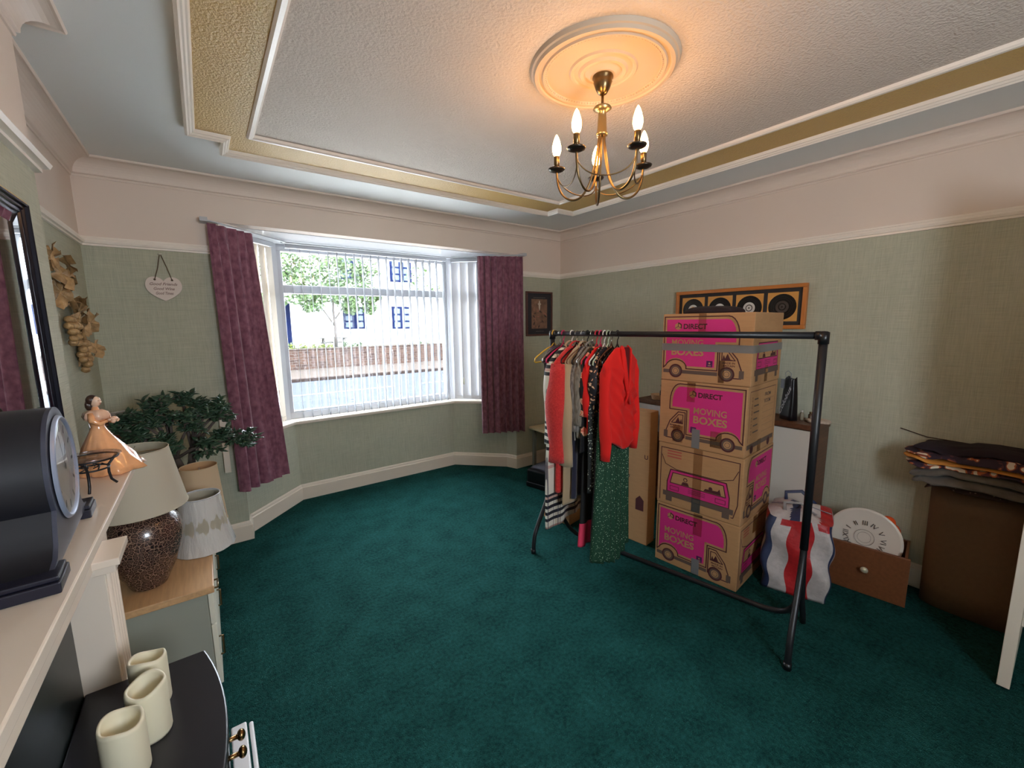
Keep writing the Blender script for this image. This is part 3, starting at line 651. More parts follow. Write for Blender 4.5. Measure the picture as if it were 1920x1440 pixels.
def grapes(name, cy_, cz, rows, seed):
    r = random.Random(seed); mb = MB()
    for k, (n, ww) in enumerate(rows):
        for i in range(n): mb.ball((.028+r.uniform(-.006, .012), cy_+(i-(n-1)/2)*ww+r.uniform(-.004, .004), cz-k*.026+r.uniform(-.004, .004)), .0165, 10, 8)
    mb.build(name, gl, p)
grapes('grape_bunch', -.10, .24, [(3, .03), (4, .03), (4, .03), (3, .03), (2, .03)], 1)
grapes('grape_bunch', .06, .13, [(3, .03), (4, .03), (3, .03), (3, .03), (2, .03), (1, .03)], 2)
MB().tube([(.015, -.28, .54), (.03, -.18, .42), (.03, -.05, .33), (.03, .08, .22), (.02, .20, .10), (.02, .10, .0)], .009, 8).build('stem', gl, p)
# cable on the right wall
mb = MB().tube([(XR-.004, .56, .893), (XR-.006, .45, .865), (XR-.006, .2, .86)], .0025, 6); tag(mb.build('wall_cable', mat('brown_cable', rgb(60, 44, 34), .6)), 'thin brown cable on the right wall above the folded blankets', 'cable')
# ================================================================== fireplace wall
MZ = 1.10
fp = thing('fireplace_surround', 'cream painted fireplace surround with wide mantel shelf and dark stone back panel', 'fireplace', (CX, 1.15, 0))
mb = MB().box(.001, .160, -.566, .566, MZ-.022, MZ).box(.001, .140, -.55, .55, MZ-.045, MZ-.024)
mb.build('mantel_shelf', mantelm, fp, bevel=.003)
MB().box(.001, .075, -.50, .50, .88, MZ-.046).build('frieze_board', mantelm, fp, bevel=.002)
for s in (-1, 1):
    a, b = (.30, .42) if s > 0 else (-.52, -.40)
    mb = MB().box(.001, .095, a, b, .055, .885)
    for k in range(4):
        y = a+.018+k*.028; mb.lathe([(.008, 0), (.008, .80)], (.095, y, .07), n=10)
    mb.box(.001, .110, a-.01, b+.01, 0.051, .07)
    pl = mb.build('pilaster', mantelm, fp, bevel=.002)
    MB().box(.001, .128, a-.014, b+.014, .885, .905).box(.001, .118, a-.008, b+.008, .865, .885).build('capital', mantelm, pl, bevel=.002)
MB().box(.001, .02, -.40, .30, .052, .88).build('back_panel', granite, fp)
MB().box(.001, .30, -.55, .55, .001, .05).build('hearth', granite, fp, bevel=.003)
# electric stove with bowed front
ST = .55
st = thing('electric_stove', 'black bow fronted electric stove with candles standing on top', 'stove', (CX+.022, 1.15, .0505))
def bow(h, ex=0, n=18):
    """outline of the top: flat back, front bowed towards the room"""
    pts = [(.0, h), (.0, -h)]
    for k in range(n+1):
        a = -1+2*k/n; pts.append((.255+.045*(1-a*a)+ex, a*h))
    return pts
MB().prism(bow(.300, .0), ST-.0505-.022, ST-.0505).prism(bow(.292, -.010), ST-.0505-.034, ST-.0505-.022).build('top_plate', darkglossy, st, bevel=.004)
MB().prism(bow(.275, -.03), .03, ST-.0505-.034).build('body', blackpl, st, bevel=.004)
dr = MB()
def bowpt(a, ex): return (.255+.045*(1-a*a)+ex, a*.30)
dr.grid(lambda u, v: (*bowpt(-.62+1.24*u, -.018), .09+.32*v), 14, 2).grid(lambda u, v: (*bowpt(-.55+1.1*u, -.013), .12+.26*v), 14, 2, mi=1)
dr.build('door', [blackpl, granite], st)
for y in (.045, -.01):
    x = .262+.045
    MB().tube([(x-.03, y, .392), (x+.008, y, .392)], .006, 10).ball((x+.014, y, .392), (.010, .014, .014), 12, 8).build('knob', mat('dark_brass_knob', rgb(140, 110, 74), .25, metal=1), st)
for sx in (.03, .21):
    for sy in (-.22, .22): MB().box(sx, sx+.03, sy-.015, sy+.015, 0, .03).build('foot', blackpl, st)
# two white boards leaning in front of the stove
for x0, x1, z1, lb in ((-.043, -.005, .380, 'thick white board on the carpet, touching the front of the black stove'), (.000, .011, .372, 'thin white board on the carpet, outside the thick board')):
    o = MB().box(x0, x1, -.20, .20, 0, z1).build('white_board', white_b, bevel=.004); o.location = (0, 1.105, .001); tag(o, lb, 'board', 'white boards in front of the stove')
# flameless candles
def candle(x, y, h, r, label):
    mb = MB().lathe([(r*.96, 0), (r, .006), (r, h-.008), (r*.95, h), (r*.84, h), (r*.80, h-.006), (r*.78, h-.045), (.001, h-.05)], n=36, cap1=False,
        fold=lambda rr, z, a: rr)
    vs = []
    for (px, py, pz) in mb.v:
        if pz > h-.02: pz += .006*math.sin(1.3+math.atan2(py, px)) + .003*math.sin(3*math.atan2(py, px))
        vs.append((px, py, pz))
    mb.v = vs; o = thing('pillar_candle', label, 'candle', (x, y, ST+.0005), random.uniform(0, 6), 'ivory candles on the stove')
    mb.build('wax_body', wax, o); MB().tube([(0, 0, h-.05), (.001, 0, h-.036)], .0018, 6).build('wick', blackpl, o)
candle(-.218, 1.115, .130, .0385, 'front ivory pillar candle on the black stove, nearest the picture edge')
candle(-.186, 1.205, .130, .0385, 'middle ivory pillar candle of the three on the black stove')
candle(-.192, 1.31, .130, .0385, 'rear ivory pillar candle nearest the fluted white pilaster')
# mirror over the mantel
p = thing('wall_mirror', 'large rectangular mirror with dark pewter frame above the mantel', 'mirror', (CX+.002, 1.66, 1.13))
Wm, Hm = 1.06, .69
def sq_frame(prof, w_, h, mat_, name, parent):
    mb = MB(); cs = [(0, 0), (-w_, 0), (-w_, h), (0, h)]; sg = [(-1, 1), (1, 1), (1, -1), (-1, -1)]; vs = []
    for (y, z), (sy, sz) in zip(cs, sg):
        for d, x in prof: vs.append((x, y+sy*d, z+sz*d))
    k = len(prof); fs = []
    for i in range(4):
        j = (i+1) % 4
        for q in range(k-1): fs.append((i*k+q, i*k+q+1, j*k+q+1, j*k+q))
    mb.add(vs, fs); return mb.build(name, mat_, parent)
sq_frame([(0, 0), (0, .022), (.003, .026), (.006, .024), (.009, .018), (.015, .018), (.018, .014), (.024, .013), (.028, .009), (.034, .008), (.037, .003), (.037, 0)], Wm, Hm, pewter, 'frame', p)
MB().box(.012, .022, -Wm, 0, Hm, Hm+.004).build('gilt_edge', goldedge, p)
MB().box(.001, .0045, -Wm+.055, -.058, .058, Hm-.058).build('mirror_glass', mirror_m, p)
sq_frame([(.035, .0085), (.0585, .0046)], Wm, Hm, mirror_m, 'bevelled_edge', p)
# mantel clock: drum case with flared base
ck = thing('mantel_clock', 'dark blue-black mantel clock with round glazed face, seen side on', 'clock', (-.232, 1.085, MZ+.0005), math.radians(3))
cb = mat('blue_black_clock_case', rgb(16, 17, 25), .5, noise=.15, nscale=8)
def clock_outline():
    pts = []; r, zc = .110, .150
    a0 = math.radians(-28)
    for k in range(49):
        a = a0+(PI-2*a0)*k/48; pts.append((r*math.cos(a), zc+r*math.sin(a)))
    lft = [(-.112, .070), (-.122, .048), (-.140, .032), (-.170, .026), (-.19, .024), (-.19, .018)]
    return [(.19, .018), (.19, .024), (.17, .026), (.140, .032), (.122, .048), (.112, .070)]+pts+lft
o_ = clock_outline()
MB().slab(o_, -.118, -.006).build('case', cb, ck, split=35)
MB().slab([(y*.985, z) for y, z in o_], -.006, 0).build('front_panel', mat('grey_stone_clock_front', rgb(60, 62, 76), .35, noise=.2, nscale=20), ck, split=35)
for y in (-.165, .165):
    for x0, x1 in ((-.120, .010),): MB().box(x0, x1, y-.038, y+.038, 0, .018).box(x0, x1-.002, y-.032, y+.032, .018, .026).build('foot', mat('navy_clock_foot', rgb(22, 22, 38), .4), ck, bevel=.002)
b_ = MB(); rr = .095
b_.grid(lambda u, v: (.0+(.006)*math.sin(PI*v)+.002, (rr-.009*v)*math.cos(2*PI*u), .150+(rr-.009*v)*math.sin(2*PI*u)), 48, 5, cu=True)
bez_ = b_.build('bezel', mat('pale_steel_bezel', rgb(150, 160, 182), .35, metal=.3), ck)
a = Art(); dial = mat('silvery_clock_dial', rgb(150, 146, 138), .3, noise=.1, nscale=20); a.disc(0, 0, .086, dial, 1, n=40)
ink = mat('dial_ink', rgb(50, 44, 44), .5)
for k in range(12):
    an = 2*PI*k/12; s_, c_ = math.sin(an), math.cos(an); a.poly([(.080*s_-.003*c_, .080*c_+.003*s_), (.080*s_+.003*c_, .080*c_-.003*s_), (.064*s_+.003*c_, .064*c_-.003*s_), (.064*s_-.003*c_, .064*c_+.003*s_)], ink, 2)
a.line([(0, 0), (.024, .036)], .005, ink, 3).line([(0, 0), (-.018, .060)], .0035, ink, 4).disc(0, 0, .006, ink, 5)
a.build('dial', ck, (.002, 0, .150), (0, 1, 0), (0, 0, 1))
MB().lathe([(.088, 0), (.080, .003), (.04, .008), (.001, .010)], n=40, cap0=False).xf(Matrix.Translation((.004, 0, .150)) @ Matrix.Rotation(PI/2, 4, 'Y')).build('glass', glassy('clock_glass', fac=.16), ck)
# oil burner stand with glass dish
p = thing('metal_stand', 'small black wire stand holding a shallow glass dish on the mantel', 'stand', (-.258, 1.43, MZ+.0005))
bw_ = MB()
for k in range(3):
    a = 2*PI*k/3+.5; c_, s_ = math.cos(a), math.sin(a)
    bw_.tube([(r*c_, r*s_, z) for r, z in ((.046, .003), (.036, .016), (.033, .035), (.034, .055), (.046, .070), (.052, .080))], .003, 8)
bw_.tube([(.034*math.cos(t_*2*PI/24), .034*math.sin(t_*2*PI/24), .054) for t_ in range(24)], .0022, 6, closed=True)
for k in range(6):
    a = 2*PI*k/6; bw_.tube([(.034*math.cos(a), .034*math.sin(a), .054), (.022*math.cos(a+.5), .022*math.sin(a+.5), .062), (.012*math.cos(a), .012*math.sin(a), .056)], .0016, 5)
bw_.tube([(.053*math.cos(t_*2*PI/28), .053*math.sin(t_*2*PI/28), .080) for t_ in range(28)], .0022, 6, closed=True)
bw_.build('wire_frame', black, p)
MB().lathe([(.001, .078), (.03, .079), (.05, .081), (.060, .085), (.060, .087), (.05, .084), (.001, .082)], n=36, cap0=False, cap1=False).build('glass_dish', glassy('smoky_dish_glass', (.8, .8, .84, 1), .25, .05), p)
# porcelain lady
p = thing('figurine', 'glazed porcelain figurine of a dark-haired lady in a peach dress on the mantel end', 'figurine', (-.262, 1.60, MZ+.0005), math.radians(-25))
pe = mat('peach_glaze', rgb(232, 168, 118), .16, noise=.1, nscale=30, coat=.6); skin = mat('porcelain_skin', rgb(226, 190, 162), .25); hair = mat('brown_glaze_hair', rgb(52, 34, 26), .3); pk = mat('pale_pink_glaze', rgb(226, 184, 156), .2, coat=.4)
def dfold(r, z, a):
    k = max(0, 1-z/.125); sp = 1+.55*k*max(0, math.cos(a-.2))
    return r*sp*(1+.09*k*math.sin(9*a+8*z/.12)+.05*k*math.sin(17*a))
mb = MB().lathe([(.052, 0), (.058, .004), (.055, .018), (.048, .045), (.038, .075), (.027, .10), (.018, .120), (.0145, .130), (.0165, .142), (.020, .155), (.021, .165), (.016, .174), (.008, .178), (.0065, .186)], n=54, fold=dfold); mb.build('dress', pe, p)
MB().lathe([(.024, .150), (.027, .160), (.024, .170), (.014, .177)], n=24, fold=lambda r, z, a: r*(1+.15*math.sin(6*a))).build('shawl', pk, p)
hd = MB(); hd.tube([(0, 0, .174), (.001, 0, .192)], .0062, 10); hd.ball((.003, 0, .200), (.0125, .0115, .0145), 16, 12); hd.ball((.0152, 0, .199), (.003, .0022, .003), 8, 6)
for s in (-1, 1): hd.ball((.0137, s*.0045, .2025), (.0012, .0018, .001), 6, 4, mi=1)
hd.ball((.0140, 0, .1935), (.0012, .0030, .0010), 6, 4, mi=2); hd.build('head', [skin, hair, mat('lip_glaze', rgb(180, 80, 70), .3)], p)
MB().ball((-.004, 0, .204), (.0135, .0138, .0150), 16, 10).ball((-.011, 0, .190), (.010, .012, .017), 14, 8).ball((-.014, .006, .176), (.006, .006, .012), 10, 6).build('hair', hair, p)
for s in (-1, 1): MB().tube([(0, s*.019, .168), (.008, s*.028, .150), (.020, s*.020, .140), (.030, s*.008, .146)], [.0075, .0085, .006, .004], 10).ball((.034, s*.006, .148), (.005, .003, .0035), 8, 6, mi=1).build('arm', [pe, skin], p)
MB().ball((.040, .002, .149), (.009, .011, .008), 8, 6).ball((.042, .010, .145), .006, 8, 6).ball((.043, -.006, .144), .006, 8, 6).build('posy', pk, p)

# ================================================================== alcove dresser with lamps
DZ = .50
dr = thing('dresser', 'low grey-green sideboard with pale oak top in the alcove', 'cabinet', (-.28, 2.49, 0))
MB().box(-.222, .220, -.583, .585, DZ-.028, DZ).build('top', oak, dr, bevel=.003)
MB().box(-.215, .195, -.565, .565, .05, DZ-.029).build('body', sage, dr, bevel=.002)
MB().box(-.205, .180, -.55, .55, 0.001, .05).build('plinth', sage, dr)
for k in range(3):
    y0 = -.56+k*.375; f = MB().box(.196, .214, y0+.004, y0+.367, .33, DZ-.034).build('drawer', cream, dr, bevel=.002)
    MB().tube([(.215, y0+.15, .40), (.228, y0+.15, .40), (.228, y0+.22, .40), (.215, y0+.22, .40)], .004, 8).build('handle', brass, f)
    f = MB().box(.196, .214, y0+.004, y0+.367, .06, .322).build('door', cream, dr, bevel=.002)
    MB().tube([(.215, y0+.03, .25), (.228, y0+.03, .25), (.228, y0+.03, .17), (.215, y0+.03, .17)], .004, 8).build('handle', brass, f)
leo = cells('leopard_print_glaze', [(0, rgb(136, 110, 94)), (.05, rgb(70, 46, 40)), (.15, rgb(34, 22, 22)), (.24, rgb(92, 70, 60))], 74, feature='DISTANCE_TO_EDGE', rough=.25, coat=.5, noise_warp=.006)
p = thing('table_lamp', 'large table lamp with leopard print base and cream drum shade', 'lamp', (-.262, 2.075, DZ+.0005))
MB().lathe([(.048, 0), (.056, .004), (.060, .012), (.070, .035), (.092, .08), (.112, .13), (.123, .18), (.124, .22), (.114, .26), (.092, .29), (.060, .310), (.034, .322), (.024, .335), (.022, .35)], n=56).build('lamp_base', leo, p)
MB().tube([(0, 0, .345), (0, 0, .40)], .010, 12).build('lamp_holder', brass, p)
def shade(name, p, r0, r1, z0, z1, m, mi_, n=56, tilt=None, rim=True):
    mb = MB(); th = .002
    mb.lathe([(r0, z0), (r0+(r1-r0)*.5, (z0+z1)/2), (r1, z1)], n=n, cap0=False, cap1=False)
    mb.lathe([(r0-th, z0), (r1-th, z1)], n=n, mi=1, cap0=False, cap1=False)
    o = mb.build(name, [m, mi_], p)
    if rim:
        for r, z in ((r0, z0), (r1, z1)): MB().tube([(r*math.cos(2*PI*k/n), r*math.sin(2*PI*k/n), z) for k in range(n)], .0022, 6, closed=True).build('rim', m, o)
    return o
so = shade('lamp_shade', p, .150, .110, .318, .545, shade_m, shade_in)
MB().tube([(0, 0, .40), (0, 0, .53)], .004, 8).tube([(-.11, 0, .535), (.11, 0, .535)], .0018, 6).tube([(0, -.11, .535), (0, .11, .535)], .0018, 6).build('shade_carrier', brass, so)
cream2 = cloth('warm_cream_shade', rgb(222, 200, 168), .35)
t = thing('drum_lampshade', 'loose warm cream drum lampshade standing on the sideboard behind the wrapped shade', 'lampshade', (-.085, 2.60, DZ+.0005))
shade('fabric', t, .098, .078, .002, .300, cream2, cloth('peach_shade_lining', rgb(214, 180, 140), .35))
MB().tube([(-.079, 0, .27), (.079, 0, .27)], .0018, 6).tube([(0, -.079, .27), (0, .079, .27)], .0018, 6).lathe([(.02, .268), (.02, .272)], n=16).build('spider', white, t)
t = thing('wrapped_lampshade', 'tapered cream lampshade in clear cellophane on the sideboard front', 'lampshade', (-.085, 2.30, DZ+.0005))
mb = MB(); mb.lathe([(.118, .002), (.112, .035), (.092, .12), (.078, .245)], n=64, cap0=False, cap1=False, fold=lambda r, z, a: r*(1+.012*math.sin(11*a+20*z)+.008*math.sin(23*a)))
mb.build('wrapped_side', plas, t)
MB().lathe([(.112, .004), (.074, .240)], n=56, cap0=False, cap1=False).build('lining', shade_in, t)
MB().tube([(.077*math.cos(2*PI*k/48), .077*math.sin(2*PI*k/48), .246) for k in range(48)], .003, 6, closed=True).build('rim', white, t)
# cream cabinet with photo frame behind
o = tag(MB().box(-.50, -.335, 2.86, 3.07, DZ+.0005, .845).build('storage_box', cream, bevel=.004), 'cream storage box on the sideboard under the photo frame', 'box')
p = thing('photo_frame', 'silver photo frame with a dark picture, leaning behind the figurine', 'picture', (-.42, 2.935, .847), math.radians(35))
frm = MB().box(-.085, .085, -.006, .006, 0, .22); frm = frm.build('frame', mat('silver_photo_frame', rgb(170, 168, 164), .3, metal=.5), p, bevel=.003); frm.rotation_euler = (math.radians(-12), 0, 0)
a = Art().rect(-.062, .025, .062, .195, mat('photo_dark_ground', rgb(56, 52, 58), .3, nscale=30, col2=rgb(110, 92, 84)), 1)
a.poly([(-.04, .03), (.0, .03), (.005, .1), (-.01, .14), (-.035, .12)], mat('photo_blue_shape', rgb(70, 92, 140), .3), 2).poly([(.005, .03), (.045, .03), (.04, .11), (.02, .15), (.005, .1)], mat('photo_red_shape', rgb(140, 70, 56), .3), 2).disc(-.02, .15, .013, mat('photo_skin', rgb(190, 150, 124), .3), 3).disc(.022, .16, .013, a.mats[-1], 3)
a.build('photograph', frm, (0, -.006, 0), (1, 0, 0), (0, 0, 1))
# jade plant
pt = thing('jade_plant', 'bushy jade plant with thick trunks in a dark pot beside the left curtain', 'potted plant', (-.165, 2.86, DZ+.0005))
MB().lathe([(.060, 0), (.066, .01), (.085, .12), (.098, .185), (.104, .190), (.104, .205), (.096, .206), (.092, .185), (.001, .18)], n=40).build('pot', mat('dark_glazed_pot', rgb(46, 40, 48), .25), pt)
soil = mat('potting_soil', rgb(40, 30, 24), .95)
MB().lathe([(.001, .184), (.092, .184)], n=24, cap0=False).build('soil', soil, pt)
jb = mat('jade_bark', rgb(84, 74, 68), .8, noise=.25, nscale=20); jl = mat('jade_leaf', rgb(52, 78, 58), .28, noise=.35, nscale=12, coat=.3)
r = random.Random(11); tr = MB(); lv = MB()
def jleaf(p, d, s):
    d = Vector(d).normalized(); side = d.cross(Vector((r.gauss(0, .4), r.gauss(0, .4), 1))).normalized(); nn = side.cross(d)
    def fn(u, v):
        a = 2*PI*u; w_ = math.sin(PI*min(1, v**.8+.02))*s*.27; th = w_*.38
        q = Vector(p)+d*(s*v)+side*(w_*math.cos(a))+nn*(th*math.sin(a)-s*.18*v*v); return tuple(q)
    lv.grid(fn, 7, 6, cu=True, cap1=True)
def rosette(p, d, n, s):
    d = Vector(d).normalized()
    for k in range(n):
        a = 2*PI*k/n*2.39; e = Vector((math.cos(a), math.sin(a), r.uniform(-.5, .9))); jleaf(Vector(p)-d*(.05*r.random()), e*.9+d*(.2+.5*r.random()), s*r.uniform(.7, 1.15))
def branch(p, q, r0, depth):
    p, q = Vector(p), Vector(q); m = (p+q)/2+Vector((r.uniform(-.02, .02), r.uniform(-.02, .02), .015)); tr.tube([p, m, q], [r0, r0*.85, r0*.7], 8)
    d = (q-p).normalized()
    if depth == 0: rosette(q, d, r.randint(11, 14), .046); rosette(m+Vector((0, 0, .01)), d, 10, .042); return
    for k in range(5):
        e = (d*.6+Vector((r.gauss(0, .6), r.gauss(0, .5), r.gauss(.08, .5)))).normalized()*r.uniform(.04, .10); branch(q, q+e, r0*.62, depth-1)
trunks = [((-.02, 0, .18), (-.05, -.01, .33), .020), ((.02, .01, .18), (.055, 0, .34), .018), ((0, -.02, .18), (-.015, -.03, .30), .016)]
ends = {0: [(-.20, -.03, .45), (-.15, -.06, .50), (-.21, .0, .32), (-.15, -.02, .42), (-.10, .04, .50), (-.20, .03, .38), (-.05, -.02, .52)], 1: [(.12, -.04, .47), (.20, .02, .50), (.05, -.06, .46), (.18, -.05, .38), (.10, 0, .50), (.17, .0, .44), (.22, -.02, .37), (.04, .03, .54), (.28, .01, .33)], 2: [(-.10, -.10, .46), (-.02, -.10, .36), (-.18, -.08, .42), (-.02, -.06, .46), (-.06, -.08, .40), (.04, -.09, .42), (-.13, -.07, .36), (.12, -.07, .36)]}
for i, (a, b, rr_) in enumerate(trunks):
    tr.tube([a, ((a[0]+b[0])/2+.008, a[1], (a[2]+b[2])/2), b], [rr_*1.15, rr_, rr_*.9], 10)
    for e in ends[i]: branch(b, (e[0], e[1], e[2]+.035 if e[2] > .4 else e[2]), rr_*.55, 1)
for q in ((.345, .02, .40), (.36, .0, .36), (-.20, .0, .33), (-.15, -.03, .30), (-.10, -.1, .31)):
    branch((.28, 0, .33) if q[0] > 0 else (-.06, -.01, .33), q, .006, 0)
tr.build('trunk', jb, pt); lv.build('foliage', jl, pt)
# reed diffuser on the sill
p = thing('reed_diffuser', 'white square reed diffuser with thin sticks on the left of the sill', 'diffuser', (.415, 3.795, SILL+.0005), math.radians(45))
MB().box(-.035, .035, -.022, .022, 0, .085).build('box_holder', mat('white_diffuser_box', rgb(214, 206, 200), .5), p, bevel=.004)
MB().lathe([(.018, .085), (.018, .11), (.010, .118), (.010, .13)], n=18).build('bottle', glassy('diffuser_bottle', (.8, .76, .7, 1), .15), p)
mb = MB()
for k in range(6): a = k*1.05; mb.tube([(0, 0, .10), (.045*math.cos(a), .03*math.sin(a), .33-.02*(k % 3))], .0018, 5)
mb.build('reeds', mat('tan_reed', rgb(170, 130, 110), .8), p)
# ================================================================== clothes rail
RA, RBv = Vector((1.82, 2.04)), Vector((2.11, .652)); RL = (RBv-RA).length; RU = (RBv-RA).normalized(); RZ = 1.435
ra = math.atan2(RU.y, RU.x)          # local x runs along the rail towards the near end, local -y faces the room
rk = thing('clothes_rail', 'black tubular steel clothes rail with splayed feet standing on the carpet', 'clothes rail', (RA.x, RA.y, 0), ra)
MB().tube([(-.012, 0, RZ), (RL+.0, 0, RZ)], .0155, 16).build('rail_bar', black, rk)
for k, x in enumerate((0, RL)):
    MB().tube([(x, 0, .47), (x, 0, RZ-.0)], .0165, 16).build('post', black, rk)
    mb = MB().tube([(x, 0, RZ-.035), (x, 0, RZ+.014)], .0205, 16).tube([(x-.03 if k else x+.03, 0, RZ), (x, 0, RZ)], .0195, 16).ball((x, 0, RZ+.012), (.0205, .0205, .008), 16, 6)
    mb.build('corner_joint', blackpl, rk)
    sgn = -1
    MB().tube(smooth([(x, 0, .50), (x, -.006, .44), (x, -.05, .34), (x, -.15, .19), (x, -.185, .13), (x, -.20, .07), (x, -.205, .006)]), .0135, 12).build('front_leg', black, rk)
    MB().tube([(x, -.205, .001), (x, -.205, .03)], .0165, 12).build('foot_cap', blackpl, rk)
bt_ = [(0, 0, .49), (0, .012, .40), (.004, .06, .26), (.02, .11, .14), (.05, .14, .065), (.10, .155, .028), (.17, .158, .0145)]
bt2 = [(RL-x, y, z) for x, y, z in reversed(bt_)]
MB().tube(smooth(bt_)+[(RL*.5, .158, .0145)]+smooth(bt2), .0135, 12).build('base_tube', black, rk)
MB().tube([(RL, .02, .40), (RL, .11, .16), (RL+.004, .165, .06), (RL+.006, .18, .001)], .0135, 12).build('rear_leg', black, rk)

def rail_at(t): return (RA.x+RU.x*t, RA.y+RU.y*t, RZ)
def hanger(t, label, m, w=.20, tilt=0, hookm=None, flat=1, group='hangers on the clothes rail', drop=.0):
    """hanger in the plane across the rail, hook over the bar"""
    h = thing('coat_hanger', label, 'hanger', rail_at(t), ra+tilt, group)
    hk = [(0, -.0205*math.cos(a), .0205*math.sin(a)) for a in [math.radians(-40+k*22) for k in range(11)]]
    hk = [(0, .0195*math.cos(math.radians(a)), .0195*math.sin(math.radians(a))) for a in range(200, -75, -25)]+[(0, .012, -.024), (0, .002, -.034), (0, 0, -.055-drop)]
    MB().tube(hk, .0022 if hookm else .0034, 8).build('hook', hookm or m, h)
    z = -.055-drop
    arm = [(0, 0, z)]+[(0, -w*u, z-.022-.075*u**1.5) for u in (.12, .35, .6, .85, .97)]+[(0, -w*1.0, z-.112), (0, -w*.95, z-.118)]
    arr = [(x, -y, zz) for x, y, zz in reversed(arm)]
    MB().tube(arm+[(0, 0, z-.120)]+arr[:-1], .0042, 8, closed=True, flat=flat).build('shoulder_bar', m, h)
    return h
yel = mat('yellow_plastic', rgb(214, 168, 44), .35); mag = mat('magenta_plastic', rgb(206, 40, 96), .35); whp = mat('white_plastic', rgb(214, 210, 206), .35); redp = mat('red_plastic', rgb(206, 44, 60), .35)
chrome = mat('steel_wire', rgb(190, 196, 200), .2, metal=1); woodh = mat('dark_wooden_hanger', rgb(92, 52, 36), .4); grn = mat('pale_green_plastic', rgb(176, 196, 168), .4)

def garment(name, label, t, length, m, sh=.19, hem=.17, thick=.017, sleeves=None, pleat=8, pamp=.006, drape=None, neck=.055, seed=0, z0=-.075, hemvar=0, sm=None, extra=None, group='clothes on the rail', tilt=0, cat=None, belly=1.0, collar=None, xs=1):
    r = random.Random(seed+99); g = thing(name, label, cat or name, rail_at(t), ra+tilt, group)
    ph = [r.uniform(0, 6) for _ in range(6)]
    def W(v):        # half width at v (0 top .. 1 hem)
        z = v*length
        if z < .085: u = z/.085; return neck+(sh-neck)*(u**.8)
        u = (z-.085)/(length-.085); return sh+(hem-sh)*u*belly+.006*math.sin(6*u+ph[0])
    def fn(u, v):
        a = 2*PI*u; w_ = W(v); c, s = math.cos(a), math.sin(a)
        yy = w_*(abs(c)**.8)*(1 if c > 0 else -1)
        k = min(1, v*3); th = thick*(.45+.55*min(1, v*6))*(1+.25*math.sin(2.2*v+ph[1]))
        f = pamp*k*math.sin(pleat*PI*yy/w_*.5*1.0+ph[2]+.6*math.sin(3*v+ph[3]))+.5*pamp*k*math.sin(pleat*1.7*yy/w_+ph[4]+2*v)
        xx = th*(abs(s)**.6)*(1 if s > 0 else -1)+f*(.4+.9*v)
        z = -v*length
        if hemvar: z -= v*v*hemvar*math.sin(3.3*yy/w_+ph[5])
        if drape and s > -.2: xx += drape(yy/sh, z)
        return (xx*xs, yy, z0+z)
    mb = MB().grid(fn, 96, 60, cu=True, cap0=True, cap1=True); mb.build('body', m, g)
    if sleeves:
        sl, sr, flare, fwd = sleeves
        for s in (-1, 1):
            top = Vector((0, s*(sh-.028), z0-.10)); pts = []; rr = []
            for k in range(13):
                v = k/12; pts.append(top+Vector((fwd*v+.004*math.sin(5*v+ph[2]), s*(.020*math.sin(PI*min(1, v*1.2))+.012*v), -sl*v))); rr.append(sr*(1.0+.12*math.sin(9*v+ph[3]) )*(1-(.28-flare)*v) if k else sr*.75)
            b_ = MB().tube(pts, rr, 18, flat=.62)
            b_.build('sleeve', sm or m, g)
    if extra: extra(g)
    return g
navy = mat('navy_cloth', rgb(30, 30, 52), .85, sheen=.3); blk = mat('black_cloth', rgb(20, 20, 22), .85, sheen=.2)
redk = mat('red_boucle_wool', rgb(196, 34, 36), .9, bump=.9, bscale=160, sheen=.15, dist=.006, col2=rgb(216, 54, 50), nscale=90)
redj = mat('red_jersey', rgb(220, 38, 34), .8, sheen=.06, spec=.15)
camel = mat('camel_wool', rgb(176, 152, 120), .9, sheen=.3)
gmarl = mat('grey_marl_knit', rgb(92, 88, 86), .9, noise=0, nscale=60, col2=rgb(158, 152, 146), bump=.4, bscale=120, stretch=(1, 3, .25))
gmarl2 = mat('taupe_knit', rgb(112, 104, 94), .9, noise=0, nscale=60, col2=rgb(150, 142, 130), bump=.4, bscale=120, stretch=(1, 3, .25))
W1, K1 = rgb(216, 210, 196), (*rgb(30, 30, 38)[:3], 1)
plaid = stripes('cream_black_plaid', W1, [(1, .16, .30, .0, (*rgb(178, 162, 138)[:3], .6)), (2, .20, .10, .02, (*rgb(176, 70, 60)[:3], .5)), (1, .055, .10, .01, (*rgb(120, 112, 110)[:3], .8)),
    (2, .46, .045, .245, K1), (2, .46, .045, .203, K1), (2, .46, .045, .161, K1), (2, .46, .045, .119, K1), (2, .46, .035, .083, K1), (1, .09, .08, .05, (*rgb(60, 60, 80)[:3], .7))])
floral = cells('black_floral_print', [(0, rgb(226, 190, 130)), (.13, rgb(214, 112, 92)), (.24, rgb(232, 170, 140)), (.37, rgb(60, 76, 50)), (.43, rgb(18, 18, 22))], 19, rough=.7, noise_warp=.05)
flor2 = cells('small_floral_print', [(0, rgb(226, 206, 176)), (.20, rgb(208, 150, 112)), (.34, rgb(24, 22, 30))], 46, rough=.7, noise_warp=.04)
dotgr = cells('green_spotted_print', [(0, rgb(176, 200, 172)), (.20, rgb(14, 62, 40))], 95, rough=.75, noise_warp=.01)
dotbk = cells('black_spotted_print', [(0, rgb(190, 196, 180)), (.26, rgb(26, 30, 30))], 70, rough=.75, noise_warp=.02)
gsilver = mat('silver_grey_velour', rgb(120, 126, 140), .5, sheen=.8, noise=.2, nscale=12)
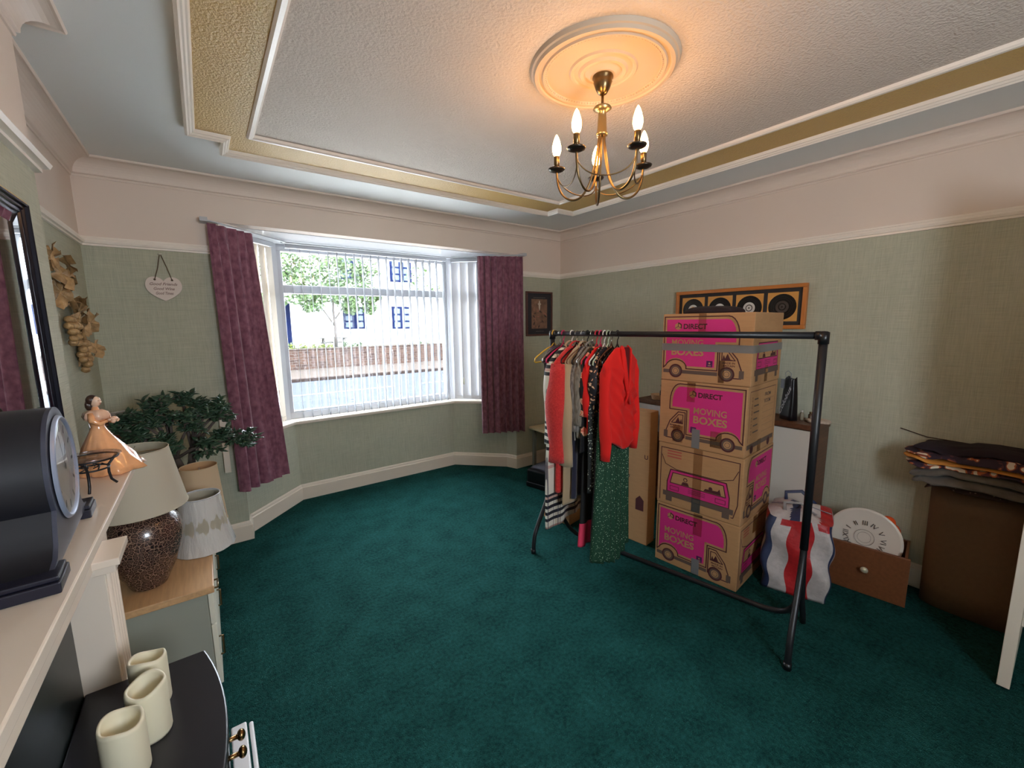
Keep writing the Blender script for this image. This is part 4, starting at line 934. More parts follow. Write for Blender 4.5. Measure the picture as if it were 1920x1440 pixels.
def collar(m, half=.05, d=.045, x=.008):
    def f(g):
        MB().tube([(x, -half, -.070), (x+.004, -half*.6, -.052), (x, 0, -.046), (x+.004, half*.6, -.052), (x, half, -.070), (x+.012, half*.4, -.11), (x+.014, 0, -.15), (x+.012, -half*.4, -.11)], .009, 8, closed=True, flat=.6).build('collar', m, g)
    return f
# hangers
hanger(.012, 'yellow plastic hanger, empty, at the far end of the rail', yel, w=.20)
hanger(.085, 'magenta plastic hanger near the far end of the rail', mag, w=.18)
hanger(.060, 'steel wire hanger behind the magenta one', chrome, w=.185, hookm=chrome)
hanger(.150, 'white plastic hanger holding the black and cream plaid coat', whp, w=.165)
hanger(.185, 'black hanger inside the fluffy red coat', blackpl, w=.165, hookm=chrome)
hanger(.228, 'wooden hanger inside the camel coat', woodh, w=.17, hookm=chrome)
hanger(.262, 'black hanger inside the grey marl cardigan', blackpl, w=.165)
hanger(.296, 'steel wire hanger inside the taupe cardigan', chrome, w=.17, hookm=chrome)
hanger(.326, 'red plastic hanger inside the large floral dress', redp, w=.165)
hanger(.352, 'pink plastic hanger beside the red one', mag, w=.165)
hanger(.378, 'white plastic hanger inside the black spotted dress', whp, w=.165)
hanger(.402, 'pale green plastic hanger inside the small floral blouse', grn, w=.165)
hanger(.424, 'dark wooden hanger holding the navy trousers', woodh, w=.15, hookm=chrome)
hanger(.462, 'black hanger inside the red wrap top, nearest of the clothes', blackpl, w=.165)
# clothes, far to near
def skirtlike(name, label, t, top, bot, m, hw, hem, **k): return garment(name, label, t, top-bot, m, sh=hw, hem=hem, neck=hw*.9, z0=top-RZ, **k)
garment('bunched_sweater', 'dark grey and plum tops bunched on the far hangers', .045, .20, mat('plum_grey_cloth', rgb(78, 66, 80), .85, noise=.4, nscale=14), sh=.15, hem=.12, thick=.014, seed=21, cat='clothing')
garment('velour_robe', 'long silvery grey velour garment at the far end of the rail', .085, 1.02, gsilver, sh=.125, hem=.185, thick=.015, seed=22, pleat=5, neck=.10, z0=-.16, cat='clothing')
garment('coat', 'long cream coat with black plaid bands at the far end of the clothes', .125, 1.13, plaid, sh=.20, hem=.235, thick=.024, sleeves=(.50, .046, .1, 0), seed=2, pleat=6, z0=-.075, hemvar=.01, extra=collar(camel))
garment('coat', 'short fluffy red coat hanging next to the plaid coat', .168, .90, redk, sh=.205, hem=.185, thick=.030, sleeves=(.60, .062, .2, .0), seed=3, pleat=4, pamp=.004, extra=collar(redk, .06))
garment('coat', 'camel wool coat between the fluffy red coat and the grey cardigan', .222, .97, camel, sh=.175, hem=.19, thick=.020, sleeves=(.62, .046, .2, 0), seed=4, pleat=4, pamp=.004, extra=collar(camel))
garment('dress', 'plain navy dress between the camel coat and the grey cardigans', .250, .93, navy, sh=.12, hem=.15, thick=.015, seed=5, pleat=6, cat='dress')
garment('cardigan', 'grey marl knitted cardigan with long sleeves', .270, .56, gmarl, sh=.160, hem=.15, thick=.015, sleeves=(.40, .036, .15, 0), seed=6, pleat=5, extra=collar(gmarl))
garment('cardigan', 'taupe knitted cardigan behind the large floral dress', .300, .54, gmarl2, sh=.165, hem=.15, thick=.014, sleeves=(.36, .033, .15, 0), seed=7, pleat=5)
g = garment('dress', 'black dress with large cream and coral flowers', .330, .62, floral, sh=.160, hem=.16, thick=.016, sleeves=(.30, .034, .2, 0), seed=8, pleat=5)
def hemband(g): pass
skirtlike('skirt', 'long black skirt with a bright pink hem', .318, .80, .14, stripes('black_with_pink_hem', rgb(22, 22, 24), [(2, 4.0, .0363, 1.435-.14, (*rgb(226, 60, 96)[:3], 1))], .7), .12, .155, seed=9, pleat=7, cat='skirt')
garment('blouse', 'plain red blouse behind the small floral blouse', .355, .50, redj, sh=.165, hem=.15, thick=.012, sleeves=(.30, .030, .1, 0), seed=10, pleat=5, cat='blouse')
garment('dress', 'black dress with small white spots', .378, .86, dotbk, sh=.155, hem=.16, thick=.014, seed=11, pleat=7, cat='dress')
garment('blouse', 'cream and coral small floral blouse under the red wrap top', .402, .40, flor2, sh=.168, hem=.15, thick=.012, sleeves=(.22, .032, .1, 0), seed=12, pleat=5, cat='blouse')
skirtlike('trousers', 'navy trousers folded over a hanger beside the green spotted dress', .412, .85, .15, navy, .14, .16, seed=13, pleat=4)
skirtlike('dress', 'long green dress with white spots below the red wrap top', .452, 1.24, .075, dotgr, .15, .205, thick=.026, seed=14, pleat=12, pamp=.010, hemvar=.03, cat='dress')
def wrap(y, z):
    d = 0
    if -.60 < z < -.10:
        for k in range(6):
            zz = -.10-.075*k; ln = zz-(y+.6)*(.13+.02*k); d += .018*math.exp(-((z-ln)/.020)**2)*min(1, (z+.60)/.1+.2)*(.4+.6*min(1, max(0, (y+1)/1.2)))
    if z > -.32: d += .010*math.exp(-((abs(y)-.22-(-z)*.35)/.06)**2)
    return d
def vneck(g):
    MB().grid(lambda u, v: (.033+.003*math.sin(PI*u)+.012*v, (-.040+.080*u)*(1-v*.97)+.012*v, z_top+.004-.26*v), 9, 12).build('neck_lining', mat('dark_red_lining', rgb(96, 12, 16), .85), g)
    for s in (-1, 1):
        MB().tube([(.020, s*.034, z_top+.012), (.034, s*.046, z_top-.01), (.040, s*.040, z_top-.07), (.044, s*.026, z_top-.15), (.047, s*.012+.008, z_top-.23), (.044, .010-s*.03, z_top-.33)], [.008, .013, .015, .015, .013, .006], 10, flat=.6).build('lapel', redj, g)
z_top = -.078
garment('wrap_blouse', 'bright red long-sleeved wrap top, nearest of the clothes on the rail', .488, .57, redj, sh=.185, hem=.175, thick=.022, sleeves=(.53, .034, .22, .004), seed=15, pleat=5, pamp=.005, drape=wrap, hemvar=.035, extra=vneck, cat='top')

# ================================================================== box stack
def van(a, W_, H_, flip, th=.006, small=1):
    """printed removal van filling a W x H face, nose to the right unless flipped"""
    def X(u): return (1-u)*W_ if flip else u*W_
    def P(pts): return [(X(u), v*H_) for u, v in pts]
    body = [(.04, .93), (.74, .93)]+[(.74+.11*math.sin(t*PI/2/6), .93-.26*(1-math.cos(t*PI/2/6))) for t in range(1, 7)]+[(.85, .58), (.635, .58), (.635, .215), (.275, .215)]
    ar = lambda c, r, n=10: [(c+r*.80*math.cos(PI*k/n), .185+r*math.sin(PI*k/n)) for k in range(n+1)]
    body = body[:-1]+ar(.18, .118)+[(.04, .20)] if False else body[:-1]+[(.30, .215)]+[(.18+.115*math.cos(PI*k/10), .215+.115*math.sin(PI*k/10)) for k in range(1, 10)]+[(.055, .215), (.04, .215)]
    a.poly(P(body), pink, 1)
    a.line(P([(u, v) for u, v in body]), th*1.9, card, 2, True)
    ol = [(.025, .955), (.75, .955)]+[(.75+.12*math.sin(t*PI/2/6), .955-.28*(1-math.cos(t*PI/2/6))) for t in range(1, 7)]+[(.87, .555), (.655, .555), (.655, .19), (.305, .19)]+[(.18+.130*math.cos(PI*k/10), .19+.13*math.sin(PI*k/10)) for k in range(1, 10)]+[(.025, .19)]
    a.line(P(ol), th, maroon, 3, True)
    a.rect(*sorted((X(.025), X(.66)))[:1], .115*H_, sorted((X(.025), X(.66)))[1], .168*H_, greyink, 1)
    cab = [(.675, .52), (.76, .52), (.86, .37), (.905, .22), (.905, .10), (.80, .10)]
    a.line(P(cab), th, maroon, 3); a.line(P([(.675, .52), (.675, .13)]), th, maroon, 3)
    a.line(P([(.70, .48), (.755, .48), (.84, .345), (.70, .345)]), th*.8, maroon, 3, True)
    a.poly(P([(.705, .35), (.72, .42), (.735, .37), (.76, .44), (.79, .36), (.82, .35)]), maroon, 3)
    a.rect(*sorted((X(.885), X(.935)))[:1], .10*H_, sorted((X(.885), X(.935)))[1], .21*H_, greyink, 4)
    for c in (.18, .76):
        a.disc(X(c), .15*H_, .083*W_*.98, maroon, 4); a.disc(X(c), .15*H_, .062*W_, greyink, 5); a.disc(X(c), .15*H_, .042*W_, card, 6); a.disc(X(c), .15*H_, .030*W_, greyink, 7); a.disc(X(c), .15*H_, .024*W_, card, 8)
    q = X(.57); a.rect(q-.034*W_, .235*H_, q+.034*W_, .325*H_, purple, 4); a.disc(q, .29*H_, .010*W_, card, 5); a.rect(q-.016*W_, .25*H_, q+.016*W_, .262*H_, card, 5)
    # hexagon badge and words read left to right on every face
    x0 = .14*W_ if not flip else .355*W_
    hx = lambda r: [(x0+.05*W_+r*math.cos(PI/6+PI/3*k), .815*H_+r*math.sin(PI/6+PI/3*k)) for k in range(6)]
    a.poly(hx(.044*W_), card, 4); a.line([(x0+.05*W_, .815*H_), hx(.04*W_)[1]], .004, maroon, 5); a.line([(x0+.05*W_, .815*H_), hx(.04*W_)[3]], .004, greyink, 5); a.line([(x0+.05*W_, .815*H_), hx(.04*W_)[5]], .004, greyink, 5)
    a.poly([hx(.05*W_)[1], hx(.05*W_)[0], hx(.05*W_)[5], hx(.034*W_)[5], hx(.034*W_)[0], hx(.034*W_)[1]], maroon, 6)
    a.text('DIRECT', x0+.115*W_, .775*H_, .078*H_, maroon, 5, w=.27*W_, bold=.035)
    mx = .12*W_ if not flip else .425*W_
    a.text('MOVING', mx, .53*H_, .095*H_, card, 5, w=.37*W_, bold=.015); a.text('BOXES', mx, .385*H_, .115*H_, card, 5, w=.38*W_, bold=.03)
    tx = min(X(.69), X(.88)); a.text('MADE IN', tx+.02*W_, .295*H_, .026*H_, maroon, 5, w=.13*W_); a.text('BRITAIN', tx+.03*W_, .255*H_, .026*H_, maroon, 5, w=.12*W_)
def van_front(a, W_, H_, full=True):
    P = lambda pts: [(u*W_, v*H_) for u, v in pts]
    if full:
        a.line(P([(.04, .06), (.04, .92), (.96, .92), (.96, .30), (.92, .10), (.90, .10)]), .005, maroon, 2)
        a.line(P([(.05, .80), (.10, .66), (.25, .60), (.75, .60), (.90, .66), (.95, .80)]), .004, maroon, 2)
        for k in range(3): a.rect(.12*W_, (.78+.045*k)*H_, .30*W_, (.80+.045*k)*H_, redink, 2)
    a.poly(P([(.13, .22), (.13, .38), (.17, .58), (.83, .58), (.87, .38), (.87, .22)]), pink, 1)
    a.line(P([(.13, .22), (.13, .38), (.17, .585), (.83, .585), (.87, .38), (.87, .22)]), .006, maroon, 2, True)
    a.poly(P([(.17, .37), (.20, .54), (.80, .54), (.83, .37)]), card, 3); a.line(P([(.17, .37), (.20, .54), (.80, .54), (.83, .37)]), .005, maroon, 4, True)
    a.disc(.36*W_, .47*H_, .026*W_, maroon, 5); a.disc(.36*W_, .468*H_, .016*W_, card, 6); a.poly(P([(.31, .38), (.33, .43), (.39, .43), (.41, .38)]), maroon, 5)
    a.disc(.66*W_, .44*H_, .022*W_, maroon, 5); a.poly(P([(.58, .38), (.60, .42), (.74, .43), (.76, .47), (.78, .38)]), maroon, 5)
    for v in (.33, .305, .28): a.line(P([(.40, v), (.60, v)]), .0025, maroon, 4)
    for u in (.17, .72): a.line(P([(u, .26), (u+.11, .26), (u+.11, .32), (u, .32)]), .003, maroon, 4, True)
    a.rect(.08*W_, .14*H_, .92*W_, .22*H_, greyink, 4); a.rect(.46*W_, .155*H_, .54*W_, .205*H_, card, 5)
    a.rect(.12*W_, .06*H_, .20*W_, .14*H_, greyink, 3); a.rect(.80*W_, .06*H_, .88*W_, .14*H_, greyink, 3)
def checklist(a, W_, H_):
    a.line([(.08*W_, .20*H_), (.08*W_, .92*H_), (.92*W_, .92*H_), (.92*W_, .20*H_)], .003, maroon, 2)
    a.text('FROM', .55*W_, .80*H_, .055*H_, greyink, 2, w=.20*W_); a.text('ROOM', .55*W_, .70*H_, .055*H_, greyink, 2, w=.20*W_)
    for k in range(6):
        v = (.78-.095*k)*H_; a.line([(.14*W_, v), (.17*W_, v), (.17*W_, v+.02), (.14*W_, v+.02)], .0018, maroon, 2, True); a.line([(.22*W_, v+.008), (.22*W_+.05*W_*(2.2+(k*7) % 3*.5), v+.008)], .008, greyink, 2)
        a.line([(.50*W_, v-.01), (.88*W_, v-.01)], .0012, greyink, 2)
    a.rect(.06*W_, .10*H_, .94*W_, .17*H_, greyink, 2); a.disc(.22*W_, .08*H_, .05*W_, maroon, 3); a.disc(.78*W_, .08*H_, .05*W_, maroon, 3)
BA = math.atan2(-.995, .101)     # front face runs from far-left to near-right
def carton(label, loc, rot, W_, D_, H_, front, side, tapes=(), lid=True):
    """local x along the front face (left to right), local y into the stack"""
    b = thing('moving_box', label, 'box', loc, BA+rot, 'stack of printed moving boxes')
    MB().box(0, W_, 0, D_, 0, H_).build('carton', card, b, bevel=.004)
    f = Art(); front(f); f.build('front_print', b, (0, 0, 0), (1, 0, 0), (0, 0, 1), gap=.00016, base=.0003)
    s = Art(); side(s); s.build('side_print', b, (W_, 0, 0), (0, 1, 0), (0, 0, 1), gap=.00016, base=.0003)
    for (kind, u0, v0, u1, v1, face) in tapes:
        mb = MB(); e = .0022
        if face == 'f': mb.box(u0, u1, -e, 0, v0, v1)
        elif face == 's': mb.box(W_, W_+e, u0, u1, v0, v1)
        mb.build('tape', duct if kind == 'd' else clear, b)
    return b
W_, D_, H_ = .49, .47, .386
o1 = (2.209, 1.485)
carton('bottom moving box of the stack, pink van printed facing right', (o1[0], o1[1], .001), 0, W_, D_, H_-.002, lambda a: van(a, W_, H_, False), lambda a: van_front(a, D_, H_),
       [('d', .235, .004, .28, .10, 'f'), ('c', .235, .25, .285, H_-.004, 'f'), ('c', .20, .28, .25, H_-.004, 's')])
carton('second moving box from the bottom, front view of a van with two people printed', (o1[0]-.001, o1[1]+.002, H_+.001), 0, W_, D_, H_-.002, lambda a: van_front(a, W_, H_), lambda a: van(a, D_, H_, True),
       [('c', .22, .004, .27, H_-.004, 'f'), ('d', .22, .004, .27, .085, 'f')])
carton('third moving box from the bottom, pink van printed facing left', (o1[0]-.003, o1[1]+.004, 2*H_+.001), -.005, W_-.002, D_, H_-.002, lambda a: van(a, W_, H_, True), lambda a: checklist(a, D_, H_),
       [('d', .205, .004, .25, .115, 'f'), ('c', .165, .27, .212, H_-.004, 'f'), ('c', .09, .02, .15, .12, 'f'), ('c', .31, .03, .37, .12, 'f'), ('c', .19, .0, .24, .07, 's')])
carton('top moving box of the stack, wrapped with a band of grey tape', (o1[0]-.006, o1[1]+.002, 3*H_+.001), .012, W_+.004, D_+.01, H_, lambda a: van(a, W_, H_, False), lambda a: van_front(a, D_+.01, H_, False),
       [('d', 0, .175, W_+.0062, .216, 'f'), ('d', 0, .175, D_+.01, .216, 's'), ('c', .21, .28, .25, H_-.002, 'f'), ('c', .33, .01, .36, .13, 'f'), ('c', .205, .01, .25, .10, 's')])
# dark cloth lying on top
mb = MB(); rr_ = random.Random(5)
def lump(u, v):
    a = 2*PI*u; s_ = math.sin(PI/2*v); r0 = (.15+.02*math.sin(3*a+1)+.012*math.sin(7*a)); return (.19+r0*s_*1.0*math.cos(a), .17+r0*.75*s_*math.sin(a), .040*math.cos(PI/2*v)**.7+.006*math.sin(5*a)*s_*(1-v)+.001)
mb.grid(lump, 48, 14, cu=True, cap1=True)
o = mb.build('felt_hat', mat('dark_maroon_felt', rgb(34, 20, 25), .9)); o.location = (o1[0]-.006, o1[1]-.01, 4*H_+.003); o.rotation_euler = (0, 0, BA); tag(o, 'dark maroon felt cloth heaped on the top moving box', 'cloth')
# tall flat carton leaning beside the stack
t = thing('flat_carton', 'tall narrow plain cardboard carton standing between the clothes and the box stack', 'box', (2.23, 2.02, .001), BA+.02)
MB().box(0, .42, 0, .10, 0, .92).build('carton', card, t, bevel=.003)
for k in range(3):
    a = Art()
    if k == 0: a.poly([(.33, .235), (.33, .31), (.36, .34), (.39, .31), (.39, .235)], maroon, 1)
    elif k == 1: a.text('U', .385, .60, .03, maroon, 1)
    else: a.rect(.10, .45, .28, .47, greyink, 1)
    a.build(('arrow_print', 'letter_print', 'bar_print')[k], t, (0, 0, 0), (1, 0, 0), (0, 0, 1))
o = MB().box(0, .24, 0, .22, 0, .09).build('cardboard_tray', card, bevel=.003); o.location = (2.02, 2.36, .001); o.rotation_euler = (0, 0, BA+.1); tag(o, 'low cardboard tray on the carpet behind the plaid coat', 'box')
# ================================================================== sideboard on the right wall
sb = thing('sideboard', 'walnut topped sideboard with white doors against the right wall', 'cabinet', (2.895, 1.52, 0))
MB().box(0, .225, -.635, .66, .838, .87).build('top', walnut, sb, bevel=.002)
MB().box(.006, .222, -.630, -.612, .05, .838).build('side_panel', walnut, sb); MB().box(.006, .222, .635, .655, .05, .838).build('side_panel', walnut, sb)
MB().box(.20, .222, -.612, .635, .05, .838).box(.02, .20, -.612, .635, .05, .07).box(.02, .20, .19, .21, .07, .838).box(.02, .20, .21, .635, .55, .57).build('carcass', walnut, sb)
for y0 in (-.608, -.208): MB().box(.0, .018, y0, y0+.394, .075, .832).build('door', mat('matt_white_door', rgb(206, 200, 190), .5), sb, bevel=.002)
MB().box(.0, .018, .20, .652, .76, .832).box(.15, .20, .212, .634, .575, .76).build('white_fascia', white, sb)
# things on it
p = thing('gift_bag', 'tall black paper bag with pale script lettering on the sideboard', 'bag', (2.985, 1.075, .8705), -PI/2-.55)
mb = MB(); mb.grid(lambda u, v: ((lambda a, k: ((.052*(1-.30*v*v))*max(-1, min(1, 1.25*math.cos(a))), .030*(1-.45*v)*max(-1, min(1, 1.25*math.sin(a))), .27*v+.008*math.sin(3*a)*(v > .95)))(2*PI*u, v)), 24, 10, cu=True, cap0=True)
mb.build('bag_body', mat('black_gloss_paper', rgb(20, 18, 22), .3), p)
a = Art().text('Colobus', 0, 0, .026, mat('silver_script', rgb(190, 186, 190), .4), 1, w=.20, italic=.4, rot=1.15); a.build('lettering', p, (-.030, -.0312, .030), (1, 0, 0), (0, -.0, 1), gap=.001)
MB().tube([(-.02, -.02, .27), (-.025, -.022, .30), (0, -.024, .315), (.025, -.022, .30), (.02, -.02, .27)], .002, 6).build('handle', mat('grey_cord', rgb(140, 144, 150), .6), p)
mb = MB().grid(lambda u, v: (-.045+.035*u, -.034-.004*math.sin(6*u), .20+.06*v), 6, 6).build('tissue', mat('grey_tissue', rgb(120, 124, 132), .6), p)
def bottle(x, y, h, r, cap, m, label):
    t = thing('small_bottle', label, 'bottle', (x, y, .8705), 0, 'small bottles on the sideboard')
    MB().lathe([(r*.95, 0), (r, .004), (r, h*.72), (r*.5, h*.80), (r*.5, h*.84)], n=18).build('bottle_body', m, t); MB().lathe([(r*.62, h*.82), (r*.62, h)], n=16).build('cap', cap, t)
brg = mat('brown_bottle', rgb(84, 60, 44), .2); clr = mat('milky_bottle', rgb(150, 140, 120), .3)
bottle(3.03, 1.015, .062, .010, whp, clr, 'small milky bottle with a white cap next to the black bag')
bottle(3.03, .967, .060, .013, brass, brg, 'squat brown bottle, middle of the three small bottles')
bottle(3.035, .945, .055, .009, brg, clr, 'small pale bottle with a brown cap beside the folded cloth')
o = MB().grid(lambda u, v: ((lambda a: (.05*math.sin(PI/2*v)*math.cos(a)*(1+.1*math.sin(3*a)), .11*math.sin(PI/2*v)*math.sin(a)*(1+.08*math.sin(5*a)), .022*math.cos(PI/2*v)**.5+.004*math.sin(4*a+9*v)*(1-v)))(2*PI*u)), 30, 10, cu=True, cap1=True).build('folded_cloth', mat('pale_pink_cloth', rgb(190, 172, 156), .9, noise=.15, nscale=30)); o.location = (3.03, .925, .872); o.scale = (1, .62, 1); tag(o, 'small heap of pale pink cloth at the near end of the sideboard', 'cloth')
p = thing('wicker_basket', 'shallow pale wicker basket at the far end of the sideboard', 'basket', (2.965, 2.02, .8705))
wk = cells('woven_wicker', [(0, rgb(150, 118, 88)), (.25, rgb(196, 164, 130))], 90, rough=.8, bump=.6, stretch=(1, 1, 2))
MB().lathe([(.045, 0), (.052, .006), (.060, .04), (.064, .044), (.058, .042), (.048, .008), (.001, .006)], n=32).build('weave', wk, p)
t = thing('pump_bottle', 'slim black bottle standing in the wicker basket', 'bottle', (2.975, 2.0, .878)); MB().lathe([(.012, 0), (.014, .01), (.013, .06), (.006, .075), (.006, .10), (.009, .104), (.009, .115)], n=16).build('bottle_body', blackpl, t); MB().tube([(0, 0, .11), (0, 0, .18)], .005, 8).build('nozzle', blackpl, t)
t = thing('slim_white_tube', 'slim white tube standing behind the wicker basket', 'bottle', (3.0, 1.93, .8705)); MB().lathe([(.010, 0), (.012, .02), (.012, .15), (.006, .20)], n=14).build('tube_body', whp, t); MB().lathe([(.008, .19), (.008, .23)], n=12).build('cap', blackpl, t)
o = MB().tube([(3.105, 2.03, 1.15), (3.10, 2.0, 1.22), (3.09, 1.975, 1.27), (3.105, 1.965, 1.29)], .005, 8).ball((3.103, 2.035, 1.145), .009, 8, 6).build('wall_hook', blackpl); tag(o, 'slim black hook on the right wall above the wicker basket', 'hook')
# ================================================================== near right corner
# striped laundry bag
bg_ = thing('striped_bag', 'red, white and blue striped woven zip bag behind the near rail post', 'bag', (2.625, .845, .001), BA+.22)
strm = mat('bag_white_weave', rgb(180, 172, 170), .45, noise=.1, nscale=40, bump=.2, bscale=40)
strr = mat('bag_red_weave', rgb(168, 32, 36), .45, noise=.15, nscale=40, bump=.2, bscale=40); strb = mat('bag_blue_weave', rgb(44, 54, 84), .45, noise=.15, nscale=40)
hw, hd_, hh = .148, .150, .43
def bagpt(u, v):
    a = 2*PI*u; c, s = math.cos(a), math.sin(a); x = hw*max(-1, min(1, 1.35*c)); y = hd_*max(-1, min(1, 1.35*s)); z = hh*v
    bl = 1+.06*math.sin(PI*v)+.03*math.sin(5*a+4*v)-.10*max(0, v-.8)*5*.4; return (x*bl+.008*math.sin(14*v+3*a), y*bl+.007*math.sin(11*v+5*a), z+.008*math.sin(4*a)*v)
mb = MB(); nu, nv = 120, 26; mb.grid(bagpt, nu, nv, cu=True, cap0=True)
for q, f in enumerate(mb.f[:-1]):
    i = q % nu; aa = 2*PI*(i+.5)/nu; x = hw*max(-1, min(1, 1.35*math.cos(aa))); y = hd_*max(-1, min(1, 1.35*math.sin(aa))); c_ = x if abs(y) > hd_*.95 else y
    k = (c_+.2)/.4; mb.m[q] = 2 if (k < .2 or k > .93) else (1 if .40 < k < .66 else 0)
    if q >= nu*(nv-3) and mb.m[q] == 0: mb.m[q] = 1 if (i//9) % 2 else 0
mb.build('bag_body', [strm, strr, strb], bg_)
mb = MB(); 
def topf(u, v):
    a = 2*PI*u; b = bagpt(u, 1); return (b[0]*v, b[1]*v, b[2]+.035*(1-v*v)*(1+.3*math.sin(3*a)))
mb.grid(topf, nu, 9, cu=True)
for q, f in enumerate(mb.f):
    cx_ = sum(mb.v[i][0] for i in f)/4; mb.m[q] = 2 if abs(cx_+.02) < .022 else (1 if abs(cx_-.12) < .03 else 0)
mb.build('bag_top', [strm, strr, strb], bg_)
for s in (-1, 1): MB().tube([(-.07, s*.07, hh+.01), (-.075, s*.085, hh+.07), (0, s*.10, hh+.085), (.07, s*.08, hh+.03)], .010, 8, flat=.3).build('handle', strb if s > 0 else strm, bg_)
MB().tube([(-.14, 0, hh+.02), (0, .01, hh+.046), (.14, 0, hh+.02)], .005, 8, flat=.4).build('zip', mat('grey_zip', rgb(130, 130, 140), .5), bg_)
# loose drawer with clock plate
dwm = mat('brown_drawer_wood', rgb(112, 68, 40), .4, noise=.15, nscale=5, stretch=(12, 1, 12))
dw = thing('loose_drawer', 'brown wooden drawer with glass knob standing on the carpet by the right wall', 'drawer', (2.773, .775, .001), math.atan2(.405-.775, .053))
LD = .374
MB().box(0, LD, 0, .018, 0, .268).build('drawer_front', dwm, dw, bevel=.003)
MB().box(.012, .024, .018, .265, .02, .268).box(LD-.024, LD-.012, .018, .265, .02, .268).box(.012, LD-.012, .253, .265, .02, .268).box(.02, LD-.02, .018, .255, .02, .03).build('drawer_box', dwm, dw, bevel=.001)
MB().lathe([(.004, 0), (.006, .012), (.016, .018), (.018, .026), (.010, .034), (.001, .036)], n=20).xf(Matrix.Translation((.20, 0, .15)) @ Matrix.Rotation(PI/2, 4, 'X')).build('knob', mat('faceted_glass_knob', rgb(230, 226, 200), .08, metal=.6), dw)
# plate with roman numerals
p = thing('clock_plate', 'round pale clock plate with roman numerals standing in the drawer', 'clock', (2.925, .62, .275), math.atan2(.405-.775, .053))
tiltM = Matrix.Rotation(math.radians(-8), 4, 'X')
MB().lathe([(.001, .0), (.10, .001), (.15, .010), (.165, .014), (.166, .018), (.15, .014), (.10, .006), (.001, .005)], n=64).xf(tiltM @ Matrix.Rotation(PI/2, 4, 'X')).build('plate', mat('glazed_ivory_plate', rgb(214, 204, 192), .25), p)
a = Art(); ik = mat('numeral_ink', rgb(70, 60, 56), .5)
for k, s_ in enumerate(['XII', 'I', 'II', 'III', 'IV', 'V', 'VI', 'VII', 'VIII', 'IX', 'X', 'XI']):
    an = PI/2-2*PI*k/12+1.6; a.text(s_, .076*math.cos(an)-.008*math.cos(an), .076*math.sin(an)-.013, .026, ik, 1, rot=0, align='c', bold=.01) if False else a.text(s_, .070*math.cos(an), .070*math.sin(an), .025, ik, 1, rot=an-PI/2, align='c', bold=0)
for k in range(24): an = 2*PI*k/24; a.disc(.145*math.cos(an), .145*math.sin(an), .0025, ik, 1, n=8)
a.disc(0, 0, .045, ik, 1, r2=.0435).disc(0, 0, .030, ik, 1, r2=.029)
ao = a.build('dial_print', p, (0, 0, 0), (1, 0, 0), (0, 0, 1), base=.012); ao.rotation_euler = (math.radians(-8), 0, 0)
o = MB()
for c_, r0 in (((0, 0, 0), .045), ((.03, .02, .035), .035), ((-.035, .03, .03), .032), ((.0, .06, -.04), .045)): o.grid(lambda u, v, c_=c_, r0=r0: (c_[0]+r0*math.sin(PI*v)*math.cos(2*PI*u)*(1+.12*math.sin(6*PI*u+5*v)), c_[1]+r0*math.sin(PI*v)*math.sin(2*PI*u), c_[2]-r0*math.cos(PI*v)), 20, 12, cu=True)
o = o.build('orange_cloth', mat('bright_orange_cloth', rgb(224, 84, 24), .7)); o.location = (3.015, .53, .32); tag(o, 'crumpled bright orange cloth behind the clock plate in the drawer', 'cloth')
# laundry bin with folded blankets
bn = thing('laundry_bin', 'tall brown rounded laundry bin in the near right corner', 'bin', (3.038, .205, .001))
bnm = mat('brown_fibre_bin', rgb(110, 82, 56), .7, noise=.06, nscale=50)
def binf(u, v):
    a = 2*PI*u; e = 1+.05*v; cx_ = math.cos(a); sy_ = math.sin(a); return (.080*e*(abs(cx_)**.6)*(1 if cx_ > 0 else -1), .180*e*(abs(sy_)**.7)*(1 if sy_ > 0 else -1), .66*v)
MB().grid(binf, 64, 6, cu=True, cap0=True, cap1=True).build('bin_body', bnm, bn); 
def blanket(name, label, z, h, m, sx, sy, seed, off=(0, 0), rot=0, layers=2):
    r = random.Random(seed); o = thing(name, label, 'blanket', (3.0+off[0], .21+off[1], z+.004), rot, 'folded blankets on the laundry bin'); pp = [r.uniform(0, 6) for _ in range(6)]
    for L_ in range(layers):
        z0 = h*L_/layers; hh_ = h/layers*.5
        def fn(u, v):
            a = 2*PI*u; b = PI*v-PI/2; c, s = math.cos(a), math.sin(a); k = math.cos(b)**.35
            e = 1+.05*math.sin(3*a+pp[0]+L_)+.03*math.sin(7*a+pp[1])
            x = sx*(abs(c)**.5)*(1 if c > 0 else -1)*k*e; y = sy*(abs(s)**.5)*(1 if s > 0 else -1)*k*e
            zz = z0+hh_+hh_*.98*math.sin(b)+.005*math.sin(9*y/sy+pp[3]+3*L_)*k+.004*math.sin(17*y/sy+5*x/sx+pp[4])*k+.010*math.sin(2.5*y/sy*2+pp[2])*(.4+abs(y)/sy)-.030*(abs(y)/sy)**3-.02*(max(0, -x)/sx)**3
            return (min(x, .115-off[0]), y, zz)
        MB().grid(fn, 64, 14, cu=True, cap0=True, cap1=True).build('fold', m[L_ % len(m)], o)
    return o
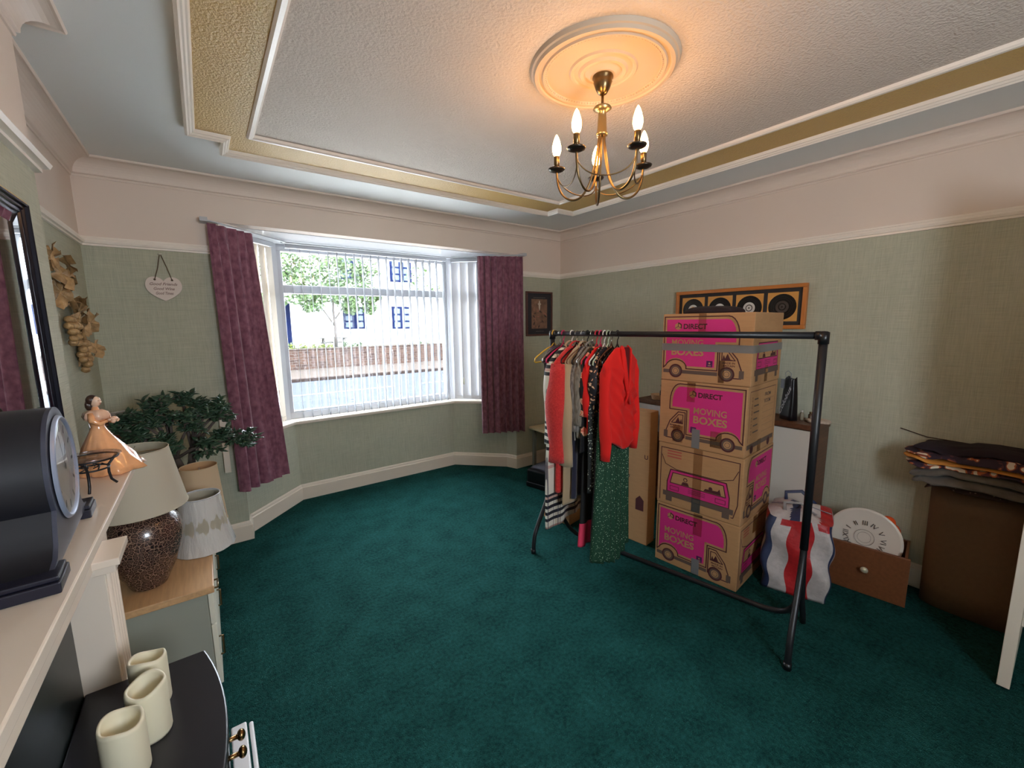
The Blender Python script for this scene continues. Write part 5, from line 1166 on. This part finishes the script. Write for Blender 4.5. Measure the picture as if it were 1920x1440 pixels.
bA = cells('brown_speckled_blanket', [(0, rgb(150, 120, 104)), (.22, rgb(70, 48, 40))], 60, rough=.9); bB = mat('grey_fleece', rgb(96, 90, 82), .95, noise=.2, nscale=20, sheen=.3)
bC = cells('patterned_throw', [(0, rgb(216, 206, 186)), (.36, rgb(176, 96, 56)), (.46, rgb(84, 44, 50)), (.55, rgb(44, 28, 44))], 17, rough=.85, noise_warp=.15); bD = mat('dark_plum_fleece', rgb(30, 17, 30), .9)
bE = mat('amber_blanket', rgb(196, 132, 56), .9)
blanket('folded_blanket', 'brown speckled folded blanket at the bottom of the pile on the bin', .662, .035, [bA], .095, .20, 1, layers=1)
blanket('folded_blanket', 'grey fleece blanket folded in the middle of the pile on the bin', .697, .085, [bB, bB], .13, .27, 2, off=(-.02, -.01))
blanket('folded_blanket', 'patterned cream, amber and maroon throw near the top of the pile', .782, .068, [bC, bE, bC], .135, .285, 3, off=(-.02, -.01), layers=3)
blanket('folded_blanket', 'dark plum fleece on top of the blanket pile', .851, .030, [bD], .115, .27, 4, off=(-.005, -.02), layers=1)
# far corner: side table and black case
p = thing('side_table', 'small cream topped side table in the corner behind the clothes', 'table', (2.86, 3.17, 0))
MB().box(-.21, .21, -.16, .165, .41, .435).build('top', mat('cream_table_top', rgb(214, 196, 160), .4), p, bevel=.004)
for sx in (-1, 1):
    for sy in (-1, 1): MB().box(sx*.17-.015, sx*.17+.015, sy*.125-.015, sy*.125+.015, .001, .409).build('leg', mat('grey_green_leg', rgb(120, 124, 114), .6), p)
p = thing('black_case', 'black plastic case on the carpet under the far end of the clothes', 'case', (2.30, 2.93, .001), math.atan2(-.147, .042))
p.rotation_euler = (0, 0, BA+.15)
MB().box(0, .42, 0, .30, .02, .165).build('case_body', blackpl, p, bevel=.012); MB().box(-.006, .426, -.006, .306, 0.0, .045).build('case_base', blackpl, p, bevel=.006)
mb = MB().grid(lambda u, v: (.02+.36*u, .03+.24*v, .167+.012+.010*math.sin(4*u)*math.sin(5*v)), 12, 10).grid(lambda u, v: (.02+.36*u, .03+.24*v, .1665), 2, 2); mb.build('grey_cover', mat('grey_cover_cloth', rgb(96, 98, 110), .6), p)
